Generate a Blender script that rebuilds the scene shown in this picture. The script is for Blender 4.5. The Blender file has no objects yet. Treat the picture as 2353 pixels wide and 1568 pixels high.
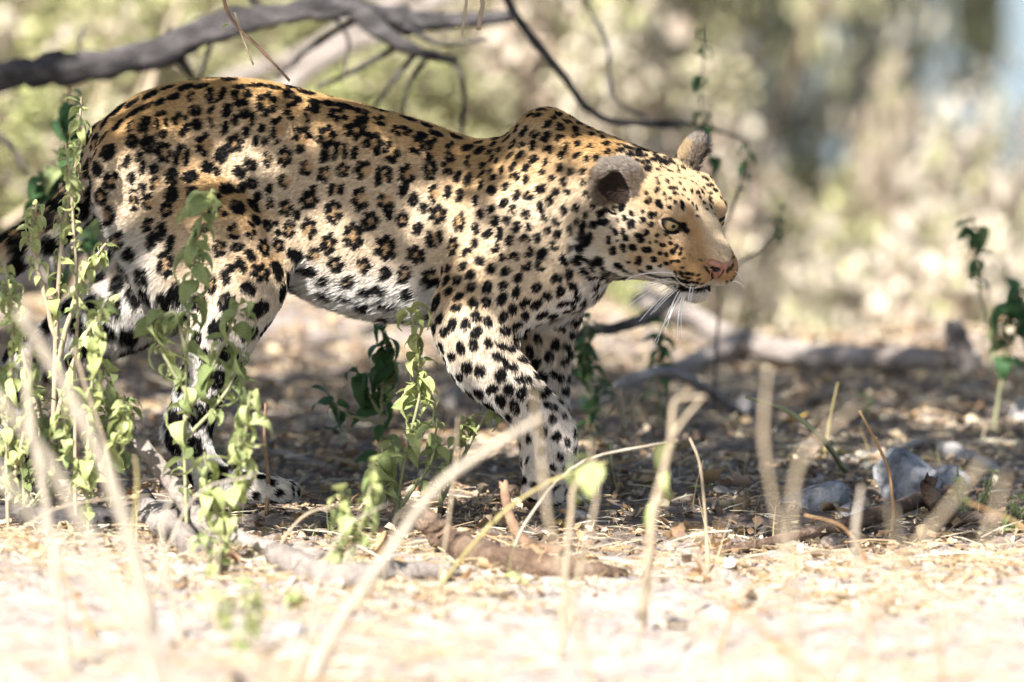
import bpy, bmesh, math, random
import numpy as np
from mathutils import Vector, Matrix
from mathutils.bvhtree import BVHTree

random.seed(7)
np.random.seed(7)
SC = bpy.context.scene
COL = SC.collection
R = math.radians

# ------------------------------------------------------------------ camera, sky, sun, exposure
LENS, SENSOR = 400.0, 36.0
PW, PH = 2353.0, 1568.0              # pixel frame used for the measurements below
PPM = 1412.0                         # pixels per metre at the animal
DIST = PW / PPM * LENS / SENSOR
PITCH = 0.103
ZC = (1190 - PH / 2) / PPM
AIM = Vector((0, 0, ZC))
FWD = Vector((0, math.cos(PITCH), -math.sin(PITCH)))
UPV = Vector((0, math.sin(PITCH), math.cos(PITCH)))
CAM = AIM - FWD * DIST
cd = bpy.data.cameras.new('camera')
cd.lens, cd.sensor_width = LENS, SENSOR
cd.clip_start, cd.clip_end = 0.5, 3000
cd.dof.use_dof = True
cd.dof.focus_distance = DIST - 0.12
cd.dof.aperture_fstop = 2.3
cam = bpy.data.objects.new('camera', cd)
COL.objects.link(cam)
cam.location = CAM
cam.rotation_euler = (math.pi / 2 - PITCH, 0, 0)
SC.camera = cam

SUN_EL, SUN_AZ = R(45), R(-30)       # azimuth: 0 = from behind the camera, negative = from the left
TO_SUN = Vector((math.sin(SUN_AZ) * math.cos(SUN_EL), -math.cos(SUN_AZ) * math.cos(SUN_EL), math.sin(SUN_EL)))
w = bpy.data.worlds.new('World')
SC.world = w
w.use_nodes = True
nt = w.node_tree
sky = nt.nodes.new('ShaderNodeTexSky')
sky.sky_type = 'NISHITA'
sky.sun_disc = False
sky.sun_elevation = SUN_EL
sky.sun_rotation = math.atan2(TO_SUN.x, TO_SUN.y)
sky.air_density, sky.dust_density, sky.ozone_density = 1.0, 1.5, 1.0
nt.links.new(sky.outputs[0], nt.nodes['Background'].inputs[0])
nt.nodes['Background'].inputs[1].default_value = 0.068
ld = bpy.data.lights.new('sun', 'SUN')
ld.energy = 5.0
ld.angle = R(0.53)
ld.color = (1.0, 0.966, 0.93)
lo = bpy.data.objects.new('sun', ld)
COL.objects.link(lo)
lo.rotation_euler = TO_SUN.to_track_quat('Z', 'Y').to_euler()
vs = SC.view_settings
vs.view_transform = 'Standard'
vs.look = 'None'
vs.gamma = 1.0
vs.use_curve_mapping = False
vs.exposure = 1.62
cy = SC.cycles
SC.render.engine = 'CYCLES'
cy.use_denoising = True
cy.denoiser = 'OPENIMAGEDENOISE'
cy.denoising_prefilter = 'FAST'
cy.max_bounces = 6
cy.diffuse_bounces = 3
cy.glossy_bounces = 2
cy.transmission_bounces = 3
cy.transparent_max_bounces = 6
cy.caustics_reflective = cy.caustics_refractive = False
SC.cycles_curves.shape = 'RIBBONS'
SC.cycles_curves.subdivisions = 2

def ray(px, py):
    x = (px - PW / 2) / PPM / DIST
    y = (PH / 2 - py) / PPM / DIST
    return (FWD + Vector((1, 0, 0)) * x + UPV * y).normalized()

def P(px, py, Y=0.0):
    """the point of the picture ray at depth Y"""
    d = ray(px, py)
    return CAM + d * ((Y - CAM.y) / d.y)

# ------------------------------------------------------------------ terrain height
def gz(x, y):
    x = np.asarray(x, float); y = np.asarray(y, float)
    h = 0.010 * np.sin(3.1 * x + 1.3) * np.sin(2.3 * y + 0.4) + 0.006 * np.sin(7.3 * x - 2.1 * y) + 0.004 * np.sin(13 * x + 9 * y + 1) + 0.003 * np.sin(23 * y - 11 * x)
    h = h + 0.03 * np.clip(-(x + 0.1), 0, 1.2) + 0.02 * np.clip(y, 0, 2.5)
    e_ = np.clip((x + 0.15) / 0.45, 0, 1)
    t = np.clip((y - (5.2 - 2.85*e_*e_*(3 - 2*e_))) / 3.6, 0, 1)       # the bank edge comes closer on the right
    h = h - 1.9 * t * t * (3 - 2 * t)
    return h

def ground_at(px, py):
    d = ray(px, py)
    t = -CAM.z / d.z
    for _ in range(12):
        p = CAM + d * t
        t += (float(gz(p.x, p.y)) - p.z) / d.z * 0.9
    return CAM + d * t

# ------------------------------------------------------------------ helpers
def link(o, parent=None):
    COL.objects.link(o)
    if parent is not None:
        o.parent = parent
    return o

def tag(o, label, cat, group=None, kind=None):
    if label: o['label'] = label
    if cat: o['category'] = cat
    if group: o['group'] = group
    if kind: o['kind'] = kind
    return o

def empty(name, loc=(0, 0, 0), rz=0.0):
    o = bpy.data.objects.new(name, None)
    o.empty_display_size = 0.1
    o.location = loc
    o.rotation_euler = (0, 0, rz)
    return link(o)

def mesh_np(name, verts, faces, smooth=True):
    """verts Nx3 array, faces list/array of constant-length index tuples"""
    me = bpy.data.meshes.new(name)
    v = np.asarray(verts, np.float32)
    f = np.asarray(faces, np.int32)
    k = f.shape[1]
    me.vertices.add(len(v)); me.vertices.foreach_set('co', v.ravel())
    me.loops.add(f.size); me.loops.foreach_set('vertex_index', f.ravel())
    me.polygons.add(len(f))
    me.polygons.foreach_set('loop_start', np.arange(0, f.size, k, dtype=np.int32))
    me.polygons.foreach_set('loop_total', np.full(len(f), k, np.int32))
    me.update(calc_edges=True)
    me.validate()
    if smooth:
        me.polygons.foreach_set('use_smooth', np.ones(len(me.polygons), bool))
    return me

def vcol(me, cols, name='Col'):
    a = me.color_attributes.new(name, 'FLOAT_COLOR', 'POINT')
    c = np.ones((len(me.vertices), 4), np.float32)
    c[:, :3] = cols
    a.data.foreach_set('color', c.ravel())

def obj(name, me, mat, parent=None):
    o = bpy.data.objects.new(name, me)
    if mat is not None and not me.materials:
        me.materials.append(mat)
    return link(o, parent)

class NT:
    def __init__(self, name):
        self.m = bpy.data.materials.new(name)
        self.m.use_nodes = True
        self.t = self.m.node_tree
        self.b = self.t.nodes['Principled BSDF']
        self.out = self.t.nodes['Material Output']
    def n(self, typ, **kw):
        x = self.t.nodes.new('ShaderNode' + typ)
        for k, v in kw.items():
            if k.startswith('i_'):
                x.inputs[k[2:].replace('_', ' ')].default_value = v
            else:
                setattr(x, k, v)
        return x
    def l(self, a, b):
        self.t.links.new(a, b)
    def ramp(self, fac, stops):
        r = self.n('ValToRGB')
        el = r.color_ramp.elements
        while len(el) < len(stops): el.new(0.5)
        for e, (p, c) in zip(el, stops):
            e.position = p; e.color = (*c, 1)
        self.l(fac, r.inputs[0])
        return r.outputs[0]

def noise_mat(name, stops, scale=8.0, rough=0.8, bump=0.0, bscale=60.0, spec=0.2, coord='Object', detail=6.0, stretch=None):
    m = NT(name)
    tc = m.n('TexCoord')
    src = tc.outputs[coord]
    if stretch:
        mp = m.n('Mapping'); mp.inputs['Scale'].default_value = stretch
        m.l(src, mp.inputs[0]); src = mp.outputs[0]
    nz = m.n('TexNoise', i_Scale=scale, i_Detail=detail, i_Roughness=0.62)
    m.l(src, nz.inputs['Vector'])
    m.l(m.ramp(nz.outputs[0], stops), m.b.inputs['Base Color'])
    m.b.inputs['Roughness'].default_value = rough
    m.b.inputs['Specular IOR Level'].default_value = spec
    if bump:
        n2 = m.n('TexNoise', i_Scale=bscale, i_Detail=8.0, i_Roughness=0.65)
        m.l(src, n2.inputs['Vector'])
        bp = m.n('Bump', i_Strength=bump, i_Distance=0.02)
        m.l(n2.outputs[0], bp.inputs['Height'])
        m.l(bp.outputs[0], m.b.inputs['Normal'])
    return m.m
# ------------------------------------------------------------------ leopard: implicit body -> surface net
def surface_net(D, org, h):
    nx, ny, nz = D.shape
    ins = D < 0
    c = ins[:-1, :-1, :-1].astype(np.int8)
    for i, j, k in ((1,0,0),(0,1,0),(0,0,1),(1,1,0),(1,0,1),(0,1,1),(1,1,1)):
        c = c + ins[i:nx-1+i, j:ny-1+j, k:nz-1+k]
    cell = (c > 0) & (c < 8)
    idx = -np.ones(cell.shape, np.int32)
    ii = np.argwhere(cell)
    idx[cell] = np.arange(len(ii))
    acc = np.zeros((len(ii), 3)); cnt = np.zeros(len(ii))
    cor = [(0,0,0),(1,0,0),(0,1,0),(1,1,0),(0,0,1),(1,0,1),(0,1,1),(1,1,1)]
    val = np.stack([D[ii[:,0]+a, ii[:,1]+b, ii[:,2]+d] for a, b, d in cor], 1)
    for p in range(8):
        for q in range(p+1, 8):
            df = [abs(cor[p][t]-cor[q][t]) for t in range(3)]
            if sum(df) != 1: continue
            vp, vq = val[:, p], val[:, q]
            x = (vp < 0) != (vq < 0)
            t = np.where(x, vp / np.where(x, vp - vq, 1), 0)
            pt = np.array(cor[p]) + t[:, None] * (np.array(cor[q]) - np.array(cor[p]))
            acc += np.where(x[:, None], pt, 0); cnt += x
    V = (ii + acc / cnt[:, None]) * h + org
    F = []
    for ax in range(3):
        o1, o2 = (ax+1) % 3, (ax+2) % 3
        sl0 = [slice(None)]*3; sl1 = [slice(None)]*3
        sl0[ax] = slice(0, -1); sl1[ax] = slice(1, None)
        s0 = ins[tuple(sl0)]; s1 = ins[tuple(sl1)]
        e = np.argwhere(s0 != s1)
        e = e[(e[:, o1] > 0) & (e[:, o2] > 0)]
        e = e[(e[:, o1] < D.shape[o1]-1) & (e[:, o2] < D.shape[o2]-1)]
        flip = s0[tuple(e.T)]
        def cid(a, b):
            q = e.copy(); q[:, o1] -= a; q[:, o2] -= b
            return idx[tuple(q.T)]
        quad = np.stack([cid(1,1), cid(0,1), cid(0,0), cid(1,0)], 1)
        quad[~flip] = quad[~flip][:, ::-1]
        F.append(quad)
    F = np.concatenate(F)
    F = F[(F >= 0).all(1)]
    return V, F

class Field:
    def __init__(self, lo, hi, h):
        self.lo = np.array(lo, float); self.h = h
        n = np.ceil((np.array(hi) - self.lo) / h).astype(int) + 1
        self.ax = [self.lo[i] + h * np.arange(n[i]) for i in range(3)]
        self.D = np.full(n, 0.2, np.float32)
        self.prims = []
    def _slice(self, blo, bhi):
        s = []
        for i in range(3):
            a = int(np.clip(np.floor((blo[i]-self.lo[i])/self.h), 0, len(self.ax[i])))
            b = int(np.clip(np.ceil((bhi[i]-self.lo[i])/self.h)+1, 0, len(self.ax[i])))
            s.append(slice(a, b))
        return tuple(s)
    def apply(self, fn, blo, bhi, k, lab, op='add'):
        m = 0.06
        s = self._slice(np.array(blo)-m, np.array(bhi)+m)
        X, Y, Z = np.meshgrid(self.ax[0][s[0]], self.ax[1][s[1]], self.ax[2][s[2]], indexing='ij', sparse=True)
        d = fn(X, Y, Z).astype(np.float32)
        D = self.D[s]
        if op == 'add':
            hh = np.clip(k - np.abs(D - d), 0, None) / k
            self.D[s] = np.minimum(D, d) - hh*hh*k*0.25
            self.prims.append((fn, lab))
        else:
            d = -d
            hh = np.clip(k - np.abs(D - d), 0, None) / k
            self.D[s] = np.maximum(D, d) + hh*hh*k*0.25
    def label(self, V):
        best = np.full(len(V), 9.0); lab = np.zeros(len(V), int)
        x, y, z = V.T
        for fn, l in self.prims:
            d = fn(x, y, z)
            q = d < best
            best[q] = d[q]; lab[q] = l
        return lab

def f_cone(a, b, ra, rb, ys=1.0):
    """tapered capsule, squeezed by ys in depth about its own axis"""
    a = np.array(a, float); b = np.array(b, float)
    def fn(X, Y, Z):
        ab = b - a
        axy = ab[1]
        # squeeze: measure depth from the axis line
        L2x = ab[0]**2 + ab[2]**2 + 1e-9
        if ys != 1.0:
            t0 = np.clip(((X-a[0])*ab[0] + (Z-a[2])*ab[2]) / L2x, 0, 1)
            Yc = (Y - (a[1] + t0*axy)) / ys
            t = t0
            q = np.sqrt((X-a[0]-t*ab[0])**2 + Yc**2 + (Z-a[2]-t*ab[2])**2)
        else:
            L2 = float(ab @ ab) + 1e-9
            t = np.clip(((X-a[0])*ab[0] + (Y-a[1])*ab[1] + (Z-a[2])*ab[2]) / L2, 0, 1)
            q = np.sqrt((X-a[0]-t*ab[0])**2 + (Y-a[1]-t*ab[1])**2 + (Z-a[2]-t*ab[2])**2)
        return (q - (ra + (rb-ra)*t)) * (ys if ys < 1 else 1.0) ** 0.5
    r = max(ra, rb)
    return fn, np.minimum(a, b) - r, np.maximum(a, b) + r

def f_ell(c, rad, M=None):
    c = np.array(c, float); rad = np.array(rad, float)
    M = np.eye(3) if M is None else np.array(M)      # rows = axes
    def fn(X, Y, Z):
        x, y, z = X-c[0], Y-c[1], Z-c[2]
        u = M[0,0]*x + M[0,1]*y + M[0,2]*z
        v = M[1,0]*x + M[1,1]*y + M[1,2]*z
        w_ = M[2,0]*x + M[2,1]*y + M[2,2]*z
        k0 = np.sqrt((u/rad[0])**2 + (v/rad[1])**2 + (w_/rad[2])**2)
        k1 = np.sqrt((u/rad[0]**2)**2 + (v/rad[1]**2)**2 + (w_/rad[2]**2)**2)
        return k0*(k0-1)/(k1+1e-9)
    r = rad.max()
    return fn, c - r, c + r

TORSO, NECK, FORE, HIND, TAIL, HEAD, EAR, PAW = range(8)
# head frame: x forward, y to the animal's left, z up, origin between the eyes
HO = np.array(P(1583, 502, -0.20))
_hy, _hp = R(49), R(26)
HS = 1.1
HF = np.array([math.cos(_hp)*math.cos(_hy), -math.cos(_hp)*math.sin(_hy), -math.sin(_hp)])
HL = np.array([math.sin(_hy), math.cos(_hy), 0.0])
HU = np.cross(HF, HL)
HM = np.stack([HF, HL, HU])          # world -> head rows
def H(x, y, z):
    return HO + (HF*x + HL*y + HU*z) * HS
def to_head(V):
    return (V - HO) @ HM.T / HS

px = lambda n: n / PPM
FLD = Field((-1.0, -0.40, -0.03), (0.45, 0.30, 0.80), 0.0033)
def cone(a, b, ra, rb, lab, k=0.03, ys=1.0):
    fn, lo_, hi_ = f_cone(a, b, ra, rb, ys)
    FLD.apply(fn, lo_, hi_, k, lab)
def ell(c, rad, lab, k=0.02, M=None, op='add'):
    fn, lo_, hi_ = f_ell(c, rad, M)
    FLD.apply(fn, lo_, hi_, k, lab, op)
def chain(pts, lab, k=0.03, ys=1.0, sub=5):
    pts = np.array(pts, float)
    e = np.vstack([2*pts[0]-pts[1], pts, 2*pts[-1]-pts[-2]])
    q = []
    for i in range(1, len(e)-2):
        for t in np.linspace(0, 1, sub, endpoint=False):
            q.append(0.5*((2*e[i]) + (-e[i-1]+e[i+1])*t + (2*e[i-1]-5*e[i]+4*e[i+1]-e[i+2])*t*t + (-e[i-1]+3*e[i]-3*e[i+1]+e[i+2])*t**3))
    q.append(e[-2])
    fs = []; lo_ = np.full(3, 9.0); hi_ = -lo_
    for p0, p1 in zip(q[:-1], q[1:]):
        fn, l0, h0 = f_cone(P(p0[0], p0[1], p0[2]), P(p1[0], p1[1], p1[2]), px(p0[3]), px(p1[3]), ys)
        fs.append(fn); lo_ = np.minimum(lo_, l0); hi_ = np.maximum(hi_, h0)
    def fall(X, Y, Z):
        d = fs[0](X, Y, Z)
        for f in fs[1:]:
            d2 = f(X, Y, Z)
            hh = np.clip(0.006 - np.abs(d - d2), 0, None) / 0.006
            d = np.minimum(d, d2) - hh*hh*0.0015
        return d
    FLD.apply(fall, lo_, hi_, k, lab)

# trunk
chain([(330, 352, .09, 118), (450, 362, .075, 152), (600, 392, .06, 188), (720, 440, .05, 208), (850, 485, .04, 228),
       (980, 515, .03, 216), (1100, 540, .01, 196), (1210, 548, -.01, 182)], TORSO, 0.03, 0.62)
cone(P(1180, 560, -.005), P(1300, 590, -.02), px(160), px(95), TORSO, 0.04, 0.75)
# spine / hip points
chain([(360, 262, .10, 36), (460, 236, .085, 34), (560, 236, .07, 32), (680, 268, .06, 28), (800, 296, .055, 24)], TORSO, 0.05)
# neck
cone(P(1230, 478, -.02), P(1350, 480, -.085), px(168), px(142), NECK, 0.05, 0.72)
cone(P(1340, 478, -.08), P(1480, 500, -.14), px(138), px(112), NECK, 0.04, 0.85)
# near shoulder blade and upper arm
cone(P(1250, 308, -.055), P(1235, 470, -.085), px(50), px(88), TORSO, 0.045)
cone(P(1268, 330, -.03), P(1400, 420, -.09), px(58), px(80), NECK, 0.05)
cone(P(1235, 470, -.085), P(1255, 610, -.10), px(85), px(100), FORE, 0.05, 0.8)
cone(P(1255, 610, -.10), P(1095, 745, -.115), px(98), px(78), FORE, 0.04, 0.8)
cone(P(1150, 520, -.075), P(1075, 700, -.105), px(85), px(70), FORE, 0.05, 0.7)
# far shoulder blade
cone(P(1235, 305, .03), P(1270, 500, .055), px(36), px(80), TORSO, 0.045)
cone(P(1270, 520, .05), P(1265, 700, .06), px(90), px(70), FORE, 0.045)
# near foreleg
chain([(1082, 752, -.118, 80), (1118, 836, -.122, 77), (1186, 905, -.128, 58), (1244, 968, -.132, 51)], FORE, 0.02)
chain([(1242, 968, -.132, 52), (1258, 1022, -.135, 56), (1256, 1070, -.135, 54)], PAW, 0.02)
cone(P(1284, 990, -.125), P(1298, 1050, -.125), px(32), px(26), PAW, 0.02)
for i, (ox, oy, od) in enumerate(((-28, 62, -.028), (-4, 72, -.012), (22, 72, .010), (44, 56, .028))):
    cone(P(1256+ox*0.6, 1066, -.135+od), P(1250+ox, 1066+oy, -.137+od*1.15), px(30), px(23), PAW, 0.006)
# far foreleg
chain([(1258, 700, .06, 68), (1256, 800, .055, 54), (1254, 900, .05, 47), (1254, 985, .05, 46), (1258, 1060, .05, 46), (1262, 1130, .05, 46)], FORE, 0.02)
for od in (-.030, -.011, .010, .030):
    cone(P(1275, 1145, .05+od*.7), P(1338+(10 if abs(od) < .02 else 0), 1170, .045+od), px(34), px(24), PAW, 0.008)
# near hind leg
cone(P(345, 400, .02), P(480, 590, -.045), px(125), px(135), HIND, 0.05, 0.62)
cone(P(325, 430, .02), P(385, 610, -.02), px(85), px(78), HIND, 0.05, 0.7)
cone(P(480, 590, -.045), P(560, 665, -.07), px(130), px(84), HIND, 0.04, 0.7)
chain([(556, 668, -.07, 82), (512, 770, -.07, 72), (470, 880, -.065, 55), (440, 975, -.06, 42)], HIND, 0.025)
cone(P(430, 955, -.055), P(418, 990, -.055), px(30), px(30), HIND, 0.02)
chain([(432, 985, -.06, 40), (458, 1055, -.065, 38), (500, 1112, -.07, 42), (560, 1118, -.075, 44)], HIND, 0.02)
for od in (-.030, -.011, .010, .030):
    cone(P(570, 1118, -.075+od*.7), P(650+(12 if abs(od) < .02 else 0), 1130, -.08+od), px(34), px(24), PAW, 0.005)
# far hind leg
cone(P(400, 440, .13), P(330, 660, .15), px(110), px(90), HIND, 0.04, 0.7)
chain([(350, 680, .15, 92), (230, 740, .155, 80), (130, 800, .16, 58), (62, 838, .165, 40)], HIND, 0.025)
chain([(58, 836, .165, 40), (48, 930, .165, 36), (45, 1030, .165, 40), (70, 1080, .165, 40)], HIND, 0.02)
for od in (-.028, -.010, .010, .028):
    cone(P(70, 1088, .165+od*.7), P(140, 1105, .165+od), px(34), px(24), PAW, 0.008)
# tail
chain([(262, 330, .115, 52), (215, 420, .13, 44), (140, 505, .14, 42), (40, 575, .15, 41), (-90, 640, .16, 40), (-190, 670, .17, 36)], TAIL, 0.02)
# belly fold between flank and thigh
cone(P(640, 560, -.03), P(615, 630, -.055), px(40), px(22), TORSO, 0.04, 0.5)

# head
def he(c, r, k=0.016, M=None, lab=HEAD, op='add'):
    ell(H(*c), np.array(r)*HS, lab, k, HM if M is None else M, op)
def hc(a, b, ra, rb, k=0.016):
    cone(H(*a), H(*b), ra*HS, rb*HS, HEAD, k)
he((-.074, 0, -.006), (.084, .066, .052), 0.03)
for s in (-1, 1):
    he((-.058, s*.042, -.030), (.062, .036, .050), 0.03)
    he((-.030, s*.046, -.034), (.040, .026, .034), 0.02)
    hc((-.035, s*.041, .028), (.012, s*.035, .0225), .020, .0155, 0.018)    # brow
    hc((.014, s*.020, -.024), (.064, s*.0240, -.045), .029, .0280, 0.010)  # whisker pad
    he((.012, s*.042, -.026), (.022, .016, .016), 0.015)                 # under the eye
cone(P(1410, 555, -.16), P(1510, 580, -.205), px(66), px(58), HEAD, 0.03)
cone(P(1410, 555, -.10), P(1530, 590, -.14), px(60), px(50), HEAD, 0.03)
hc((-.020, 0, .021), (.040, 0, .000), .030, .021, 0.02)                  # bridge
hc((.036, 0, .000), (.080, 0, -.014), .022, .0175, 0.012)
hc((-.05, 0, -.064), (.050, 0, -.082), .046, .020, 0.014)                 # lower jaw
he((.056, 0, -.086), (.021, .020, .015), 0.010)
for s in (-1, 1):
    he((.012, s*.0425, -.001), (.0158, .0158, .0112), 0.005, op='sub')
he((.106, 0, -.052), (.02, .0022, .014), 0.004, op='sub')
# ears: cups
def ear(side, c, tip, face, rad, dep):
    """c base centre, tip direction, face = opening direction (head frame)"""
    t = np.array(tip, float); t /= np.linalg.norm(t)
    f = np.array(face, float); f -= t*(f@t); f /= np.linalg.norm(f)
    s_ = np.cross(t, f)
    Mh = np.stack([t, s_, f])
    Mw = Mh @ HM
    ell(H(*c), (rad*1.18, rad*0.92, dep), EAR, 0.014, Mw)
    ell(H(*(np.array(c) + f*dep*0.72/HS - t*rad*0.06 + s_*side*.006)), (rad*0.98, rad*0.66, dep*1.0), EAR, 0.004, Mw, 'sub')
    return Mh
EARS = {}
EARS[-1] = (np.array((-.080, -.066, .010)), ear(-1, (-.080, -.066, .010), (-.30, -.40, 1.0), (.50, -.9, -.15), .046, .023))
EARS[1] = (np.array((-.090, .060, .040)), ear(1, (-.090, .060, .040), (-.25, .30, 1.0), (.80, .55, -.1), .043, .021))

LV, LF = surface_net(FLD.D, FLD.lo, FLD.h)
# smooth slightly and project back onto the field
def tri_lin(D, org, h, V):
    g = (V - org) / h
    i = np.clip(np.floor(g).astype(int), 0, np.array(D.shape) - 2)
    f = g - i
    r = 0
    for a in (0, 1):
        for b in (0, 1):
            for c in (0, 1):
                wgt = np.where(a, f[:,0], 1-f[:,0]) * np.where(b, f[:,1], 1-f[:,1]) * np.where(c, f[:,2], 1-f[:,2])
                r = r + wgt * D[i[:,0]+a, i[:,1]+b, i[:,2]+c]
    return r
def grad(V):
    e = FLD.h
    g = np.stack([tri_lin(FLD.D, FLD.lo, FLD.h, V + np.eye(3)[i]*e) - tri_lin(FLD.D, FLD.lo, FLD.h, V - np.eye(3)[i]*e) for i in range(3)], 1) / (2*e)
    return g
for _ in range(2):
    # laplacian
    acc = np.zeros_like(LV); cn = np.zeros(len(LV))
    for a, b in ((0,1),(1,2),(2,3),(3,0)):
        np.add.at(acc, LF[:,a], LV[LF[:,b]]); np.add.at(acc, LF[:,b], LV[LF[:,a]])
        np.add.at(cn, LF[:,a], 1); np.add.at(cn, LF[:,b], 1)
    LV = 0.5*LV + 0.5*acc/cn[:,None]
    g = grad(LV); d = tri_lin(FLD.D, FLD.lo, FLD.h, LV)
    LV = LV - 0.7 * g * (d / np.maximum((g*g).sum(1), 0.25))[:, None]
# keep the largest connected piece
par = np.arange(len(LV))
while True:
    old = par.copy()
    for i in range(4):
        for j in range(4):
            np.minimum.at(par, par[LF[:, i]], par[LF[:, j]])
    par = par[par]; par = par[par]
    if (par == old).all(): break
lab_, cnt_ = np.unique(par, return_counts=True)
keep = par == lab_[cnt_.argmax()]
LF = LF[keep[LF].all(1)]
new = np.cumsum(keep) - 1
LF = new[LF]; LV = LV[keep]
LN = grad(LV); LN /= np.linalg.norm(LN, axis=1)[:, None] + 1e-9
LLAB = FLD.label(LV)
print('leopard verts', len(LV), 'faces', len(LF))
LBVH = BVHTree.FromPolygons(LV.tolist(), LF.tolist())
# ------------------------------------------------------------------ coat: colours and spots
EYE_C = (.0025, .0405, -.001)
EYE_R = 0.0183
def sstep(a, b, x):
    t = np.clip((x - a) / (b - a), 0, 1)
    return t*t*(3 - 2*t)
def mixc(c0, c1, t):
    return c0 + (np.asarray(c1, float) - c0) * t[:, None]
_rng = np.random.RandomState(11)
_WK = [(_rng.normal(size=3) * f, _rng.rand()*6.28) for f in (260, 260, 260, 480, 480, 480)]
_WL = [(_rng.normal(size=3) * f, _rng.rand()*6.28) for f in (9, 14, 20, 31)]
def wob(V):
    return sum(np.sin(V @ k + p) for k, p in _WK) / 3.0
def wob_lo(V):
    return sum(np.sin(V @ k + p) for k, p in _WL) / 2.5
def pix(V):
    """measurement pixel of world points"""
    q = V - np.array(CAM)
    zz = q @ np.array(FWD)
    return np.stack([PW/2 + q[:, 0]/zz*DIST*PPM, PH/2 - (q @ np.array(UPV))/zz*DIST*PPM], 1)

def comb(V, N, lab):
    """direction the fur lies in"""
    d = np.tile(np.array([-1.0, 0.12, -0.38]), (len(V), 1))
    p = pix(V)
    lg = (lab == FORE) | (lab == HIND) | (lab == PAW)
    tl = sstep(560, 760, p[:, 1]) * lg
    d = d + (np.array([-0.15, 0, -1.0]) - d) * tl[:, None]
    nk = lab == NECK
    d[nk] = (-0.8, 0.25, -0.6)
    hd = (lab == HEAD) | (lab == EAR)
    hv = to_head(V)
    dh = hv - np.array([.13, 0, -.01])
    dh = dh @ HM
    d[hd] = dh[hd]
    tlm = lab == TAIL
    d[tlm] = (-0.75, 0.05, -0.6)
    pw = (lab == PAW) & (p[:, 1] > 1070)
    d[pw] = (0.8, -0.1, -0.5)
    d = d - N * (d*N).sum(1)[:, None]
    return d / (np.linalg.norm(d, axis=1)[:, None] + 1e-9)

def whiteness(V, N, lab):
    p = pix(V)
    nz = N[:, 2] + 0.10*wob_lo(V)
    wt = sstep(-0.12, -0.62, nz)
    t = (lab == TORSO) | (lab == NECK)
    wt = np.where(t & (p[:, 0] > 560) & (p[:, 0] < 1060), np.maximum(wt, sstep(600, 720, p[:, 1] - 0.06*np.abs(p[:, 0]-850))), wt)
    h = lab == HIND
    wt = np.where(h, np.maximum(wt, sstep(-0.35, -0.85, N[:, 0]) * sstep(430, 560, p[:, 1]) * (p[:, 0] < 420)), wt)
    wt = np.where(h, np.maximum(wt, 0.75*sstep(640, 860, p[:, 1])), wt)
    wt = np.where(h & (V[:, 1] > 0.07), np.maximum(wt, 0.9*sstep(520, 700, p[:, 1])), wt)
    f = (lab == FORE) | (lab == PAW)
    wt = np.where(f, np.maximum(wt, 0.55*sstep(760, 980, p[:, 1])), wt)
    wt = np.where(f & (N[:, 1] > 0.2) & (p[:, 1] > 720), np.maximum(wt, 0.6), wt)
    tl = lab == TAIL
    wt = np.where(tl, np.maximum(wt, sstep(0.0, -0.6, nz)), wt)
    return wt

# spots: centres scattered over the skin, spacing by body region
def spacing(V, N, lab):
    p = pix(V)
    r = np.full(len(V), 0.0345)
    t = lab == TORSO
    r = np.where(t, 0.0345 - 0.0150*sstep(980, 1150, p[:, 0]), r)
    r = np.where(t & (N[:, 2] > 0.75), r*0.78, r)
    r = np.where(t & (N[:, 2] < -0.35), 0.040, r)
    r = np.where(lab == NECK, 0.0168, r)
    r = np.where(lab == FORE, 0.0200 + 0.003*sstep(700, 900, p[:, 1]), r)
    r = np.where(lab == HIND, 0.0325 + 0.006*sstep(650, 850, p[:, 1]), r)
    r = np.where(lab == PAW, 0.021, r)
    r = np.where(lab == TAIL, 0.034, r)
    r = np.where(lab == HEAD, 0.0150, r)
    r = np.where(lab == EAR, 9.0, r)
    return r

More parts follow.
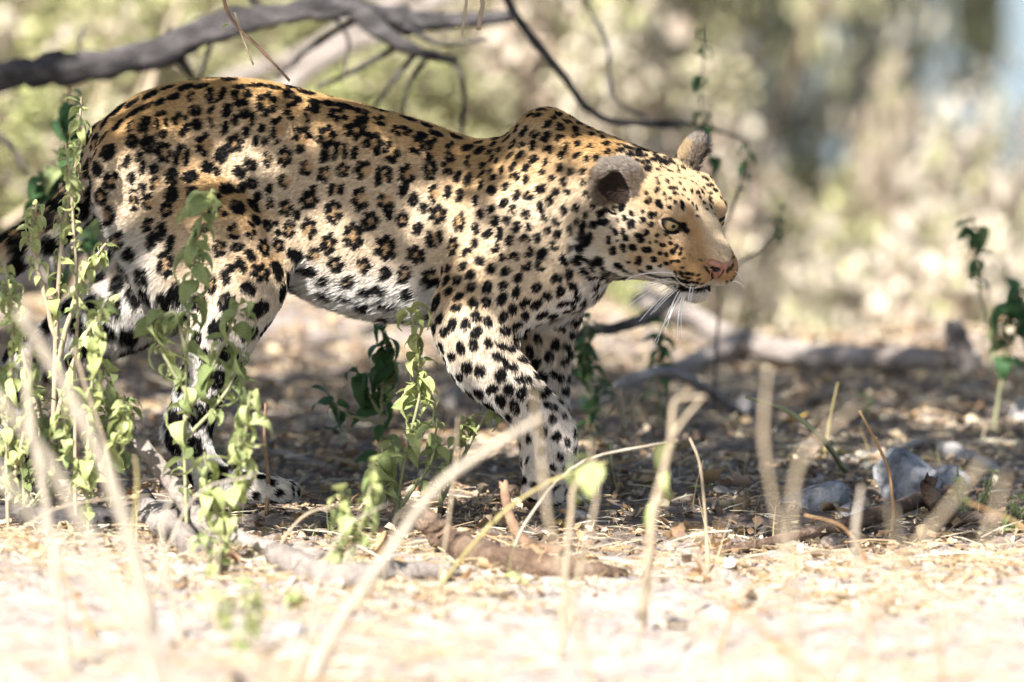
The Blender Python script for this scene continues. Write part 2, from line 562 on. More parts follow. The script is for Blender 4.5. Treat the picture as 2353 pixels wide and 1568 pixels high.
# coat marks read off an enlargement of the flank: x, y, width, height, kind (S solid, O ring, C open ring, D pair), tilt
MARKS = """215 255 90 30 S 45;265 215 80 30 S 40;330 185 80 30 S 30;340 230 80 30 S 25;410 150 80 30 S 25;400 200 90 30 S 30;490 118 70 25 S 10;450 185 60 30 S 30;570 118 80 30 S 10;520 160 60 30 S 20;640 112 70 24 S 8;600 160 66 50 C 10;
705 150 100 75 D 0;820 150 95 105 O 0;935 190 105 110 O 0;1035 150 60 45 S 0;1075 175 42 32 S 0;890 110 66 25 S 0;965 120 80 25 S -8;1050 225 80 85 C 0;1125 240 50 74 C 0;
265 285 45 65 S 70;325 290 48 60 C 0;385 285 52 78 S 80;460 280 68 115 O 0;545 285 80 110 O 0;612 222 62 50 S 10;620 285 58 52 S 0;690 250 54 98 C 0;755 220 45 62 S 80;790 265 36 52 S 80;745 300 36 60 S 80;835 235 52 50 S 30;870 260 26 62 S 80;840 320 36 52 S 80;985 310 74 128 C 0;910 300 36 42 S 0;885 360 30 52 S 80;925 360 32 42 S 80;1095 340 92 96 O 0;1205 340 98 108 O 0;1335 310 112 82 O 20;1260 240 110 60 C 5;
1150 185 60 30 S -10;1215 192 60 30 S -10;1285 205 90 30 S -12;1360 228 80 30 S -15;1370 265 60 40 S -10;1450 270 76 52 C -10;1540 315 104 46 O -8;1580 265 80 30 S -18;1660 295 60 26 S -18;1630 335 60 30 S -10;1700 330 70 28 S -20;1790 345 70 28 S -22;1150 215 56 40 S 0;
1415 370 96 106 O -20;1495 410 82 100 O 0;1610 380 88 88 O 0;1690 410 90 130 C -20;1770 400 60 70 C 0;1840 390 50 40 S 20;1850 450 50 66 C 0;1900 400 50 40 S 30;
330 360 60 60 S 0;405 375 76 80 S 0;470 410 80 100 O 0;550 425 76 110 D 0;655 375 92 112 C 0;735 420 62 86 S 60;790 370 86 88 O 0;860 465 72 54 S -30;1015 430 72 100 O 0;938 440 44 84 O 0;1085 395 46 42 S 0;1115 480 74 84 C 0;1195 430 46 60 S 80;1265 405 72 92 D 0;1330 415 32 62 S 80;1275 490 66 72 O 0;1370 490 92 92 C 0;1460 515 82 96 D 0;1565 510 86 98 C 0;1670 500 64 80 D 0;1755 470 72 82 C 0;1795 520 36 52 S 80;1845 530 44 60 S 70;
305 450 36 62 S 80;360 430 36 48 S 80;325 525 36 62 S 80;375 480 32 62 S 80;425 485 46 52 S 60;432 550 58 72 C 0;510 520 62 78 S 90;590 522 62 60 S 20;665 480 56 56 S 0;710 495 36 42 S 0;755 578 66 60 S 30;820 575 36 52 S 80;812 500 54 62 S -40;865 550 52 58 S -30;1015 540 72 74 C 0;945 575 30 52 S 80;1195 510 74 84 C 0;1245 578 84 62 D 0;1140 575 30 40 S 80;
375 570 36 52 S 80;335 625 48 112 O 0;400 632 66 82 C 0;505 602 62 78 S 90;595 585 50 44 S 0;805 660 68 62 S 0;890 612 36 54 S 70;875 655 42 62 S -50;950 640 38 58 O 0;1020 660 68 82 O 0;1125 625 92 96 O 0;1355 620 86 116 O 0;1470 630 84 100 C 0;1550 580 40 60 S 70;1595 620 48 66 S 80;1640 660 40 52 S 70;1690 600 62 92 C 0;1750 590 36 62 S 80;1805 600 36 62 S 80;
400 735 52 72 O 0;422 805 46 82 S 85;462 765 42 92 S -80;500 815 36 72 S 80;480 670 72 72 O 0;885 718 36 52 S 70;935 742 46 52 S 0;975 732 30 34 S 0;985 772 32 32 S 0;1035 757 62 92 O 0;1070 692 36 52 S 80;1125 755 86 106 O 0;1235 680 82 120 O 0;1400 720 86 102 O 0;1485 688 42 58 S 80;1545 712 58 84 O 0;1705 690 92 92 O 0;1615 755 42 58 S 70;1800 720 62 100 O 0;785 768 62 78 C 0;860 762 52 88 O 0;
1325 788 96 140 O 0;1215 822 78 104 O 0;800 838 62 42 S 10;860 878 42 62 S -60;920 842 58 92 O 0;985 832 62 72 O 0;720 842 62 82 O 0;1470 842 102 126 O 0;1605 872 92 92 O 0;1690 802 82 84 D 0;1770 832 58 92 O 0;
820 922 42 72 S -60;905 952 88 88 O 0;480 912 76 132 O 0;680 1000 62 100 O 0;745 972 42 72 S -70;772 932 42 42 S 0;850 1022 72 52 S -30;1060 872 82 52 S -25;1150 872 72 82 C 0;1245 915 80 84 O 0;1370 918 86 80 O 0;1470 952 52 62 S 80;1555 958 66 92 O 0;1680 972 92 90 O 0;1320 988 62 58 O 0;
1050 938 52 62 S -50;1135 938 82 42 S -15;1215 982 62 42 S -10;1240 1042 72 42 S -10;1330 1052 62 32 S -20;1410 1028 72 32 S -15;1400 1092 72 46 S -25;1480 1022 92 36 S -20;1505 1078 82 46 S -25;1600 1042 62 52 S 0;1500 1150 62 62 S 0;1690 1082 62 72 S 70;
890 1115 102 72 S 10;855 1225 82 62 S -10;710 1205 104 92 S 20;610 1240 52 72 S 80;650 1325 62 72 S 70;620 1085 82 72 S 20"""
MK = []
for row in MARKS.replace('\n', '').split(';'):
    q = row.split()
    zx, zy, zw, zh = map(float, q[:4])
    d = ray(140.2 + .51*zx, 140.2 + .51*zy)
    hit, nn, fi, _ = LBVH.ray_cast(CAM, d)
    if hit is None: continue
    nn = np.array(nn)
    if nn @ np.array(d) > 0: nn = -nn
    if nn[1] > -.12: continue
    MK.append((np.array(hit), nn, zw*.51/PPM, zh*.51/PPM, q[4], float(q[5])))

def scatter_spots():
    rs = spacing(LV, LN, LLAB)
    rng = np.random.RandomState(5)
    order = rng.permutation(len(LV))[:110000]
    cell = 0.045
    grid = {}
    out = []
    Vl = LV.tolist(); rl = rs.tolist()
    for h_, nn, w_, h2, k_, a_ in MK:
        grid.setdefault(tuple(int(q//cell) for q in h_), []).append((*h_, max(w_, h2)*(1.45 if k_ == 'S' else 1.25)))
    for i in order.tolist():
        r = rl[i]
        if r > 1: continue
        x, y, z = Vl[i]
        gx, gy, gz_ = int(x//cell), int(y//cell), int(z//cell)
        ok = True
        for a in (gx-1, gx, gx+1):
            for b in (gy-1, gy, gy+1):
                for c in (gz_-1, gz_, gz_+1):
                    for (X, Y, Z, rr) in grid.get((a, b, c), ()):
                        m = 0.5*(r + rr)
                        if (X-x)**2 + (Y-y)**2 + (Z-z)**2 < m*m:
                            ok = False; break
                    if not ok: break
                if not ok: break
            if not ok: break
        if ok:
            grid.setdefault((gx, gy, gz_), []).append((x, y, z, r))
            out.append(i)
    return np.array(out), rs

SP, SPR = scatter_spots()
LCOMB = comb(LV, LN, LLAB)
LPIX = pix(LV)
# each blob: centre, normal, u axis, a, b radii, strength ; each amber patch: centre, normal, radius
BLOBS, AMBER = [], []
rg = random.Random(3)
for i in SP.tolist():
    c = LV[i]; n = LN[i]; u = LCOMB[i]; v = np.cross(n, u)
    lab = LLAB[i]; r = SPR[i]
    pxx, pyy = LPIX[i]
    def blob(ou, ov, a, b, ang, st=1.0):
        ca, sa = math.cos(ang), math.sin(ang)
        BLOBS.append((c + u*ou + v*ov, n, u*ca + v*sa, a*1.38, b*1.50, st))
    if lab == TORSO and n[2] > 0.80:
        blob(0, 0, r*rg.uniform(.34, .46), r*rg.uniform(.22, .30), rg.gauss(0, .2))
        if rg.random() < .35: blob(r*.1, r*.42, r*.26, r*.16, rg.gauss(0, .3))
    elif lab == TORSO and n[2] < -0.45:
        blob(0, 0, r*rg.uniform(.22, .34), r*rg.uniform(.15, .22), rg.gauss(0, .5))
    elif (lab == TORSO and pxx < 1110) or (lab == HIND and pyy < 610 and c[1] < .08):
        q = rg.random()
        R0 = r*rg.uniform(.31, .385)
        if lab == HIND: q = q*0.9 + 0.28
        if pyy > 640: q += .25
        if q < .62:       # rosette
            nb = rg.choice((3, 4, 4, 5)); ph = rg.random()*6.28
            st = rg.uniform(1.0, 1.25)
            gap = rg.random() < .5
            for k in range(nb):
                if gap and k == 0 and nb > 3: continue
                t = ph + 6.283*k/nb + rg.gauss(0, .16)
                L = 3.14*R0/nb*rg.uniform(.62, .86)
                blob(R0*st*math.cos(t), R0*math.sin(t), L, r*rg.uniform(.110, .145), t + 1.571)
            AMBER.append((c, n, R0*1.25))
        elif q < .86:     # two or three blobs hugging a small centre
            ph = rg.random()*6.28; nb = rg.choice((2, 2, 3))
            for k in range(nb):
                t = ph + k*2.2 + rg.gauss(0, .25)
                blob(R0*.72*math.cos(t), R0*.72*math.sin(t), r*rg.uniform(.20, .29), r*rg.uniform(.15, .19), t + 1.571)
            AMBER.append((c, n, R0*.9))
        else:
            blob(0, 0, r*rg.uniform(.32, .42), r*rg.uniform(.23, .31), rg.random()*3.14)
    elif lab == TORSO or (lab == FORE and pyy < 620):
        q = rg.random()
        if q < .30:
            ph = rg.random()*6.28; R0 = r*.28
            for k in range(3):
                t = ph + k*1.45
                blob(R0*math.cos(t), R0*math.sin(t), r*.23, r*.14, t + 1.571)
            AMBER.append((c, n, R0*.8))
        else:
            blob(0, 0, r*rg.uniform(.30, .43), r*rg.uniform(.20, .28), 1.1 + rg.gauss(0, .5))
    elif lab == NECK:
        blob(0, 0, r*rg.uniform(.28, .42), r*rg.uniform(.20, .28), 1.2 + rg.gauss(0, .5))
    elif lab == FORE:
        inner = n[0] > .35 or n[1] > .2
        if inner:
            blob(0, 0, r*rg.uniform(.40, .58), r*rg.uniform(.20, .27), 1.571 + rg.gauss(0, .25))
        else:
            blob(0, 0, r*rg.uniform(.32, .42), r*rg.uniform(.23, .31), rg.gauss(0, .5))
    elif lab == HIND:
        blob(0, 0, r*rg.uniform(.34, .46), r*rg.uniform(.25, .33), rg.gauss(0, .5))
        if rg.random() < .3: blob(r*.25, r*.2, r*.24, r*.2, 0)
    elif lab == PAW:
        blob(0, 0, r*rg.uniform(.26, .36), r*rg.uniform(.18, .26), rg.gauss(0, .5))
    elif lab == HEAD:
        hv_ = to_head(c[None])[0]
        if hv_[0] < -.068 or (hv_[2] < -.088 and hv_[0] < -.03):
            blob(0, 0, .0085*rg.uniform(.6, 1.1), .0060*rg.uniform(.7, 1.1), rg.gauss(0, .7))
    elif lab == TAIL:
        blob(0, 0, r*rg.uniform(.34, .44), r*rg.uniform(.30, .42), 1.571)

rg2 = random.Random(12)
for h_, nn, w_, h2, k_, a_ in MK:
    ax = np.array([1.0, 0, 0]); U = ax - nn*(ax@nn); sx = min(1.35, 1/np.linalg.norm(U)); U /= np.linalg.norm(U)
    V_ = np.cross(nn, U)
    if V_[2] < 0: V_ = -V_
    sz = min(1.5, 1/max(.3, math.sqrt(max(0, 1-nn[2]**2))))
    A_, B_ = w_*.5*sx, h2*.5*sz
    def put(u_, v_, a, b, ang):
        BLOBS.append((h_ + U*u_ + V_*v_, nn, U*math.cos(ang) + V_*math.sin(ang), a, b, 1.0))
    if k_ == 'S':
        t = R(a_)
        ma, mi = max(A_, B_), min(A_, B_)
        if a_ == 0: put(0, 0, A_*1.04, B_*1.04, rg2.gauss(0, .15))
        else: put(0, 0, ma*1.04, mi*1.06, t)
    elif k_ == 'D':
        put(-A_*.55, 0, B_*.95, A_*.42, 1.571 + rg2.gauss(0, .15)); put(A_*.58, B_*rg2.uniform(-.15, .25), B_*.80, A_*.38, 1.571 + rg2.gauss(0, .2))
        put(rg2.uniform(-.2, .2)*A_, B_*.7*rg2.choice((-1, 1)), A_*.4, B_*.22, rg2.gauss(0, .3))
        AMBER.append((h_, nn, A_*.7))
    else:
        th = .34*min(A_, B_) + .0006
        ra, rb_ = A_ - th, B_ - th
        n_ = 5 if max(A_, B_) > .016 else 4
        ph = rg2.random()*6.28
        gap = rg2.uniform(-.6, .6)
        for k in range(n_ + 1):
            t = ph + 6.283*k/(n_ + 1)
            if k_ == 'C' and math.cos(t - gap) > .55: continue
            if k_ == 'O' and rg2.random() < .06: continue
            tx, ty = -ra*math.sin(t), rb_*math.cos(t)
            L_ = 3.14*math.hypot(tx, ty)/(n_ + 1)*rg2.uniform(.80, 1.12)
            put(ra*math.cos(t), rb_*math.sin(t), max(L_, th*.9), th*rg2.uniform(.95, 1.25), math.atan2(ty, tx))
        AMBER.append((h_, nn, min(A_, B_)*1.0))
# face marks read off the photograph (1568-px enlargement of the head), then mirrored in the head's own frame
FZ = """695 310 70 22 0;690 355 70 22 5;790 340 45 35 20;820 392 30 25 0;868 440 35 60 0;785 450 30 35 -30;775 408 25 35 0;915 410 20 20 0;780 515 60 40 -40;920 498 55 40 -35;945 545 45 40 0;838 548 28 28 0;855 590 15 30 0;890 588 25 25 0;705 610 60 45 -40;682 545 30 25 0;790 630 45 55 0;820 660 30 40 0;935 620 30 40 0;885 665 45 30 15;1000 640 30 80 -10;1010 565 30 22 0;1055 602 18 30 0;1090 640 22 35 0;1128 675 18 50 -5;1140 748 35 18 0;1020 515 25 30 0;985 455 25 35 0;1030 410 30 20 0;975 365 40 20 15;900 350 55 25 15;830 318 60 18 10;985 405 40 18 0;1110 450 60 14 25;1140 540 34 40 0;1085 530 24 50 0;1160 580 20 25 0;1195 630 22 36 -20;1245 610 22 45 -15;1255 670 18 30 0;1225 690 26 26 0;1230 545 40 12 35;1185 545 30 20 0;
548 820 65 75 0;645 785 45 50 0;720 740 50 55 0;762 735 24 50 0;722 825 50 45 0;648 712 30 35 0;550 722 35 45 -30;490 768 40 55 -30;430 790 18 40 -20;405 890 40 60 -30;470 888 35 55 0;497 940 45 50 0;345 965 35 65 0;388 1058 50 70 0;472 1030 45 70 0;560 1028 65 50 0;610 925 70 40 10;628 965 55 40 0;680 895 40 55 0;680 1048 80 45 0;610 1135 50 55 0;600 1170 50 25 0;743 1133 50 45 0;705 1205 45 45 0;860 1090 40 40 0;800 1080 40 30 0;920 1065 45 45 0;825 1008 50 30 0;895 990 35 35 0;952 1018 35 40 0;768 975 25 25 0;772 920 35 30 0;860 915 30 25 0;890 945 20 25 0;710 985 20 22 0;985 1085 35 30 0;992 1045 25 30 0;858 1172 40 35 0;800 1192 30 35 0;905 1158 25 28 0;930 1150 20 20 0;965 1152 35 28 0;1010 1130 30 18 0;365 850 20 25 0;420 968 18 22 0;450 1185 80 55 20;530 1235 90 26 10;530 1160 40 20 0;
940 1255 26 20 0;990 1258 28 22 0;1050 1262 28 20 0;1102 1265 24 18 0;1148 1272 20 14 0;1000 1330 54 24 0;1050 1335 45 24 0;1100 1337 32 22 0;1140 1340 26 18 0;1180 1345 20 15 0;960 1385 60 20 8;1020 1395 56 22 0;1080 1400 54 20 0;1130 1403 36 18 0;1180 1405 26 14 0;1235 1410 18 12 0;1150 1140 18 13 0;1175 1150 22 12 0;1000 1210 28 18 0;1015 850 58 80 0;1045 880 40 40 0;885 752 150 16 6;800 800 36 22 -30;905 905 110 12 -14;1225 1228 60 22 38;1265 1262 50 34 20;900 1400 60 20 20;1060 1300 26 18 0;1010 1290 30 16 0;1110 1370 34 16 0;1060 1370 34 16 0;1010 1365 40 16 0;960 1310 36 18 0;1150 1310 22 12 0;1200 1375 20 12 0;930 1290 30 20 0;1400 1215 50 26 0"""
for row in FZ.replace('\n', '').split(';'):
    zx, zy, zw, zh, za = map(float, row.split())
    d = ray(1317.7 + zx*0.2521, 310.6 + zy*0.2521)
    hit, nn, fi, _ = LBVH.ray_cast(CAM, d)
    if hit is None: continue
    hv = to_head(np.array(hit)[None])[0]
    if np.linalg.norm(hv) > .23: continue
    nn = np.array(nn)
    if nn @ np.array(d) > 0: nn = -nn
    zpx = 0.2521/PPM*0.5
    ax = np.array([math.cos(R(-za)), 0, math.sin(R(-za))])
    u = ax - nn*(ax@nn)
    st = 1/max(0.45, np.linalg.norm(u)); u /= np.linalg.norm(u)
    big = 1.45 if (zy > 1240 and zx > 900 and zx < 1220) else 1.0
    a, b = zw*zpx*1.25*min(st, 1.5)*big, zh*zpx*1.3*big
    BLOBS.append((np.array(hit), nn, u, a, b, 1.0))
    if hv[1] < -.006:
        hm = hv*np.array([1, -1, 1])
        mir = lambda q: ((HM @ q)*np.array([1, -1, 1])) @ HM
        BLOBS.append((H(*hm), mir(nn), mir(u), a, b, 1.0))

AMB_C, AMB_R = np.array([a[0] for a in AMBER]), np.array([a[2] for a in AMBER])

def near_slices(V, R_):
    o = np.argsort(V[:, 0]); xs = V[o, 0]
    def get(c, r):
        a, b = np.searchsorted(xs, (c[0]-r, c[0]+r))
        s = o[a:b]
        return s
    return get

def coat(V, N, lab):
    """linear colour of the coat at points V"""
    n = len(V)
    p = pix(V)
    top = np.array([.500, .315, .135])
    side = np.array([.600, .490, .350])
    C = np.tile(side, (n, 1))
    C = mixc(C, top, sstep(0.0, 0.85, N[:, 2]))
    lo_w = wob_lo(V)
    C *= (1 + 0.10*lo_w)[:, None]
    hd = lab == HEAD
    C[hd] = np.array([.560, .410, .240])
    lg = ((lab == FORE) | (lab == HIND) | (lab == PAW))
    C = mixc(C, (.620, .530, .410), 0.7*lg*sstep(600, 850, p[:, 1]))
    C = mixc(C, (.78, .755, .71), np.where(hd | (lab == EAR), 0, whiteness(V, N, lab)))
    # head colouring
    hv = to_head(V)
    x, y, z = hv[:, 0], np.abs(hv[:, 1]), hv[:, 2]
    hh = hd.astype(float)
    C = mixc(C, (.64, .555, .43), hh*sstep(.01, -.03, x)*sstep(.02, -.02, z)*.75)
    C = mixc(C, (.50, .315, .145), hh*sstep(.015, .045, x)*sstep(.006, .016, y)*sstep(-.072, -.052, z)*.85)
    C = mixc(C, (.66, .54, .375), hh*sstep(.0, .035, x)*sstep(.024, .012, y)*sstep(-.030, -.020, z)*.9)  # bridge of the nose painted paler, as sunlit cream
    C = mixc(C, (.76, .72, .65), hh*sstep(-.050, -.064, z)*sstep(.0, .04, x))     # lips
    C = mixc(C, (.75, .70, .62), hh*np.exp(-(((x-.030)/.016)**2 + ((y-.034)/.010)**2 + ((z+.019)/.009)**2)))   # under the eye
    C = mixc(C, (.72, .64, .50), hh*np.exp(-(((x-.012)/.020)**2 + ((y-.040)/.014)**2 + ((z-.024)/.008)**2))*.35)
    C = mixc(C, (.72, .67, .58), hh*sstep(-.066, -.095, z))
    er = lab == EAR
    for s, (ec, em) in EARS.items():
        q = (hv - ec) @ em.T
        ins = er & (np.sign(hv[:, 1]) == s)
        f = q[:, 2]; t = q[:, 0]
        C[ins] = np.array([.185, .145, .108])  # ear fur and tip darkened, the shade on the ear put into colour
        back = ins & ((N @ HM.T @ em.T)[:, 2] < -0.1)
        C[back] = np.array([.30, .22, .13])
        tip = ins & (t > .028)
        C[tip] = np.array([.235, .20, .165])
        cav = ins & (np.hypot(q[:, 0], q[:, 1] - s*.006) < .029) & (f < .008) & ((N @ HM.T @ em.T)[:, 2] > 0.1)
        C[cav] = np.array([.060, .042, .034])  # hollow painted dark for the shade inside the cup
    # amber centres
    get = near_slices(V, .03)
    am = np.zeros(n)
    for c, r in zip(AMB_C, AMB_R):
        s = get(c, r)
        if not len(s): continue
        d = np.linalg.norm(V[s] - c, axis=1)
        am[s] = np.maximum(am[s], sstep(r, r*.6, d))
    C = mixc(C, (.40, .24, .10), am*0.7)
    # black marks
    wv = wob(V)
    bl = np.zeros(n)
    for c, nn, u, a, b, st in BLOBS:
        m = max(a, b)*1.35
        s = get(c, m)
        if not len(s): continue
        dv = V[s] - c
        k = (np.abs(dv[:, 1]) < m) & (np.abs(dv[:, 2]) < m)
        s = s[k]
        if not len(s): continue
        dv = dv[k]
        v = np.cross(nn, u)
        du = (dv @ u)/a; dw = (dv @ v)/b; dn = (dv @ nn)/(m)
        q = (np.abs(du)**2.4 + np.abs(dw)**2.4)**(1/2.4) + 0.11*wv[s]
        ok = (np.abs(dn) < 1.0) & ((N[s] @ nn) > 0.05)
        bl[s] = np.maximum(bl[s], st*sstep(1.12, 0.90, q)*ok)
    bl *= 1 - 0.25*(wv > 0.9)
    C = mixc(C, (.0045, .0040, .0042), bl)
    # eye rims, tear mark, mouth line
    ex, ey, ez = x - EYE_C[0], y - EYE_C[1], z - EYE_C[2]
    ea_ = -ex*math.sin(.33) + ey*math.cos(.33)
    dist = np.sqrt(ex**2 + ey**2 + ez**2)
    ring = np.hypot(ea_/.0190, ez/.0145)
    dark = hh*sstep(0.90, 0.78, ring)*(dist < .026)*(x > 0)
    tear = hh*np.exp(-(((y-.0255)/.0058)**2 + ((z+.008)/.0075)**2 + ((x-.025)/.014)**2)*1.0)*1.9
    mouth = hh*sstep(.0030, .0014, np.abs(z + .0775 - .10*np.clip(x-.03, 0, .1)))*(x > .006)*(x < .082)*1.0
    phil = hh*sstep(.0042, .0022, y)*(x > .070)*(z < -.044)*(z > -.068)
    mouth = np.maximum(mouth, phil)
    corner = hh*np.exp(-(((x-.012)/.014)**2 + ((y-.036)/.016)**2 + ((z+.078)/.006)**2))*1.1
    C = mixc(C, (.012, .010, .010), np.clip(np.maximum.reduce([dark, tear, mouth, corner]), 0, 1))
    return np.clip(C, 0.004, 0.8)

LCOL = coat(LV, LN, LLAB)

m = NT('leopard_skin')
at = m.n('Attribute', attribute_name='Col')
m.l(at.outputs['Color'], m.b.inputs['Base Color'])
m.b.inputs['Roughness'].default_value = 0.75
m.b.inputs['Specular IOR Level'].default_value = 0.15
M_SKIN = m.m
m = NT('leopard_fur')
at = m.n('Attribute', attribute_name='Col')
hs = m.n('HueSaturation')
hi = m.n('HairInfo')
mr = m.n('MapRange', i_To_Min=0.78, i_To_Max=1.18)
m.l(hi.outputs['Random'], mr.inputs['Value'])
m.l(mr.outputs[0], hs.inputs['Value'])
m.l(at.outputs['Color'], hs.inputs['Color'])
m.l(hs.outputs[0], m.b.inputs['Base Color'])
m.b.inputs['Roughness'].default_value = 0.5
m.b.inputs['Specular IOR Level'].default_value = 0.10
tr = m.n('BsdfTranslucent')
m.l(hs.outputs[0], tr.inputs[0])
mx = m.n('MixShader'); mx.inputs[0].default_value = 0.22
m.l(m.b.outputs[0], mx.inputs[1]); m.l(tr.outputs[0], mx.inputs[2]); m.l(mx.outputs[0], m.out.inputs[0])
M_FUR = m.m

leo = empty('leopard', (0, 0, 0))
tag(leo, 'spotted leopard walking with lowered head turned aside, one forepaw lifted', 'leopard')
me = mesh_np('leopard_body', LV, LF)
vcol(me, LCOL)
body = obj('body', me, M_SKIN, leo)

# ------------------------------------------------------------------ fur strands
def grow_fur(n_want):
    rng = np.random.RandomState(21)
    T = np.vstack([LF[:, [0, 1, 2]], LF[:, [0, 2, 3]]])
    A = np.linalg.norm(np.cross(LV[T[:,1]]-LV[T[:,0]], LV[T[:,2]]-LV[T[:,0]]), axis=1)
    lab_t = LLAB[T[:, 0]]
    wgt = A * np.where((lab_t == HEAD), 3.2, np.where(lab_t == EAR, 1.6, 1.0))
    wgt = wgt * np.where(LN[T[:, 0], 1] > 0.55, 0.35, 1.0)
    ti = rng.choice(len(T), n_want, p=wgt/wgt.sum())
    r1 = np.sqrt(rng.rand(n_want)); r2 = rng.rand(n_want)
    bc = np.stack([1-r1, r1*(1-r2), r1*r2], 1)
    tri = T[ti]
    V = (LV[tri]*bc[:, :, None]).sum(1)
    N = (LN[tri]*bc[:, :, None]).sum(1); N /= np.linalg.norm(N, axis=1)[:, None]
    lab = LLAB[tri[:, 0]]
    C = coat(V, N, lab)
    C = C*np.where(rng.rand(n_want) < .14, .62, 1.0)[:, None]
    Cd = comb(V, N, lab)
    p = pix(V); hv = to_head(V)
    wt = whiteness(V, N, lab)
    L = np.full(n_want, 0.0070)
    L = np.where(lab == TORSO, 0.0070 + 0.018*sstep(.35, .95, wt)*(p[:, 1] > 560), L)
    L = np.where((lab == HIND) & (p[:, 0] < 420), L + 0.012*wt, L)
    L = np.where(lab == NECK, 0.009, L)
    L = np.where((lab == FORE), 0.007 + .005*(N[:, 0] > .5), L)
    L = np.where(lab == PAW, 0.008, L)
    L = np.where(lab == TAIL, 0.016, L)
    hx = hv[:, 0]
    L = np.where(lab == HEAD, 0.0042 + 0.0055*sstep(.03, -.10, hx) + 0.006*sstep(-.06, -.10, hv[:, 2]), L)
    L = np.where(lab == EAR, 0.009, L)
    for s_, (ec, em) in EARS.items():
        q_ = (hv - ec) @ em.T
        front = (lab == EAR) & (np.sign(hv[:, 1]) == s_) & (q_[:, 1]*(-s_) < -.012)
        L = np.where(front, .017, L)
    # sparse eye / nose zones
    y_ = np.abs(hv[:, 1])
    eye = (lab == HEAD) & (np.hypot((-(hx-EYE_C[0])*.324 + (y_-EYE_C[1])*.946)/.0190, (hv[:, 2]+.001)/.0145) < .66) & (hx > 0) & (hx < .04)
    nose = (lab == HEAD) & (hx > .080) & (y_ < .0165) & (hv[:, 2] > -.042) & (hv[:, 2] < -.0165)
    keep = ~(eye | nose)
    V, N, C, Cd, L, lab = V[keep], N[keep], C[keep], Cd[keep], L[keep], lab[keep]
    n = len(V)
    L = L*rng.uniform(.7, 1.25, n)
    J = rng.normal(size=(n, 3))*0.12
    clump = np.stack([wob_lo(V*7+3), wob_lo(V*7+5), wob_lo(V*7+9)], 1)*0.07
    lift0 = np.where(lab == EAR, .8, 0.48)[:, None]
    d0 = N*lift0 + Cd*0.75 + J*.6 + clump
    d1 = N*0.14 + Cd*1.0 + J + clump*1.5 + np.array([0, 0, -.10])
    d0 /= np.linalg.norm(d0, axis=1)[:, None]; d1 /= np.linalg.norm(d1, axis=1)[:, None]
    root = V - N*np.where(lab == HEAD, .0002, .0010)[:, None]
    p1 = root + d0*(L*.38)[:, None]
    p2 = p1 + (d0*.35 + d1*.65)*(L*.34)[:, None]
    p3 = p2 + d1*(L*.36)[:, None]
    pts = np.stack([root, p1, p2, p3], 1).astype(np.float32)
    cu = bpy.data.hair_curves.new('leopard_fur')
    cu.add_curves([4]*n)
    cu.attributes['position'].data.foreach_set('vector', pts.ravel())
    ra = cu.attributes.get('radius') or cu.attributes.new('radius', 'FLOAT', 'POINT')
    base = rng.uniform(.00028, .00042, n)*np.where(lab == HEAD, .55, 1.0)
    ra.data.foreach_set('value', (base[:, None]*np.array([1.0, .92, .7, .22])[None]).astype(np.float32).ravel())
    ca = cu.attributes.new('Col', 'FLOAT_COLOR', 'CURVE')
    c4 = np.ones((n, 4), np.float32); c4[:, :3] = C
    ca.data.foreach_set('color', c4.ravel())
    cu.materials.append(M_FUR)
    o = bpy.data.objects.new('fur', cu)
    return link(o, leo)
fur = grow_fur(560000)

# ------------------------------------------------------------------ eyes, lids, nose, whiskers
def head_matrix(c, fwd, up=(0, 0, 1)):
    f = np.array(fwd, float); f /= np.linalg.norm(f)
    u = np.array(up, float); u -= f*(u@f); u /= np.linalg.norm(u)
    l = np.cross(u, f)
    A = np.stack([f, l, u]) @ HM          # rows in world
    M4 = Matrix.Identity(4)
    cw = H(*c)
    for i in range(3):
        for j in range(3):
            M4[i][j] = A[j][i]
        M4[i][3] = cw[i]
    return M4
m = NT('leopard_eye')
tc = m.n('TexCoord'); sp = m.n('SeparateXYZ'); m.l(tc.outputs['Object'], sp.inputs[0])
vl = m.n('VectorMath', operation='LENGTH'); cb = m.n('CombineXYZ')
m.l(sp.outputs['Y'], cb.inputs['Y']); m.l(sp.outputs['Z'], cb.inputs['Z']); m.l(cb.outputs[0], vl.inputs[0])
dv = m.n('Math', operation='DIVIDE'); dv.inputs[1].default_value = 0.0178; m.l(vl.outputs['Value'], dv.inputs[0])
nz = m.n('TexNoise', i_Scale=240.0); m.l(tc.outputs['Object'], nz.inputs['Vector'])
ad = m.n('Math', operation='MULTIPLY_ADD'); ad.inputs[1].default_value = 0.06; m.l(nz.outputs[0], ad.inputs[0]); m.l(dv.outputs[0], ad.inputs[2])
m.l(m.ramp(ad.outputs[0], [(0.0, (.004, .004, .004)), (.22, (.004, .004, .004)), (.26, (.30, .225, .105)), (.58, (.36, .265, .13)), (.76, (.14, .09, .04)), (.84, (.006, .005, .004))]), m.b.inputs['Base Color'])
m.b.inputs['Roughness'].default_value = 0.10
m.b.inputs['Specular IOR Level'].default_value = 0.4
M_EYE = m.m
def eye_mesh():
    bm = bmesh.new()
    bmesh.ops.create_uvsphere(bm, u_segments=32, v_segments=20, radius=EYE_R)
    for f in bm.faces: f.smooth = True
    me = bpy.data.meshes.new('eye'); bm.to_mesh(me); bm.free()
    return me
em_ = eye_mesh()
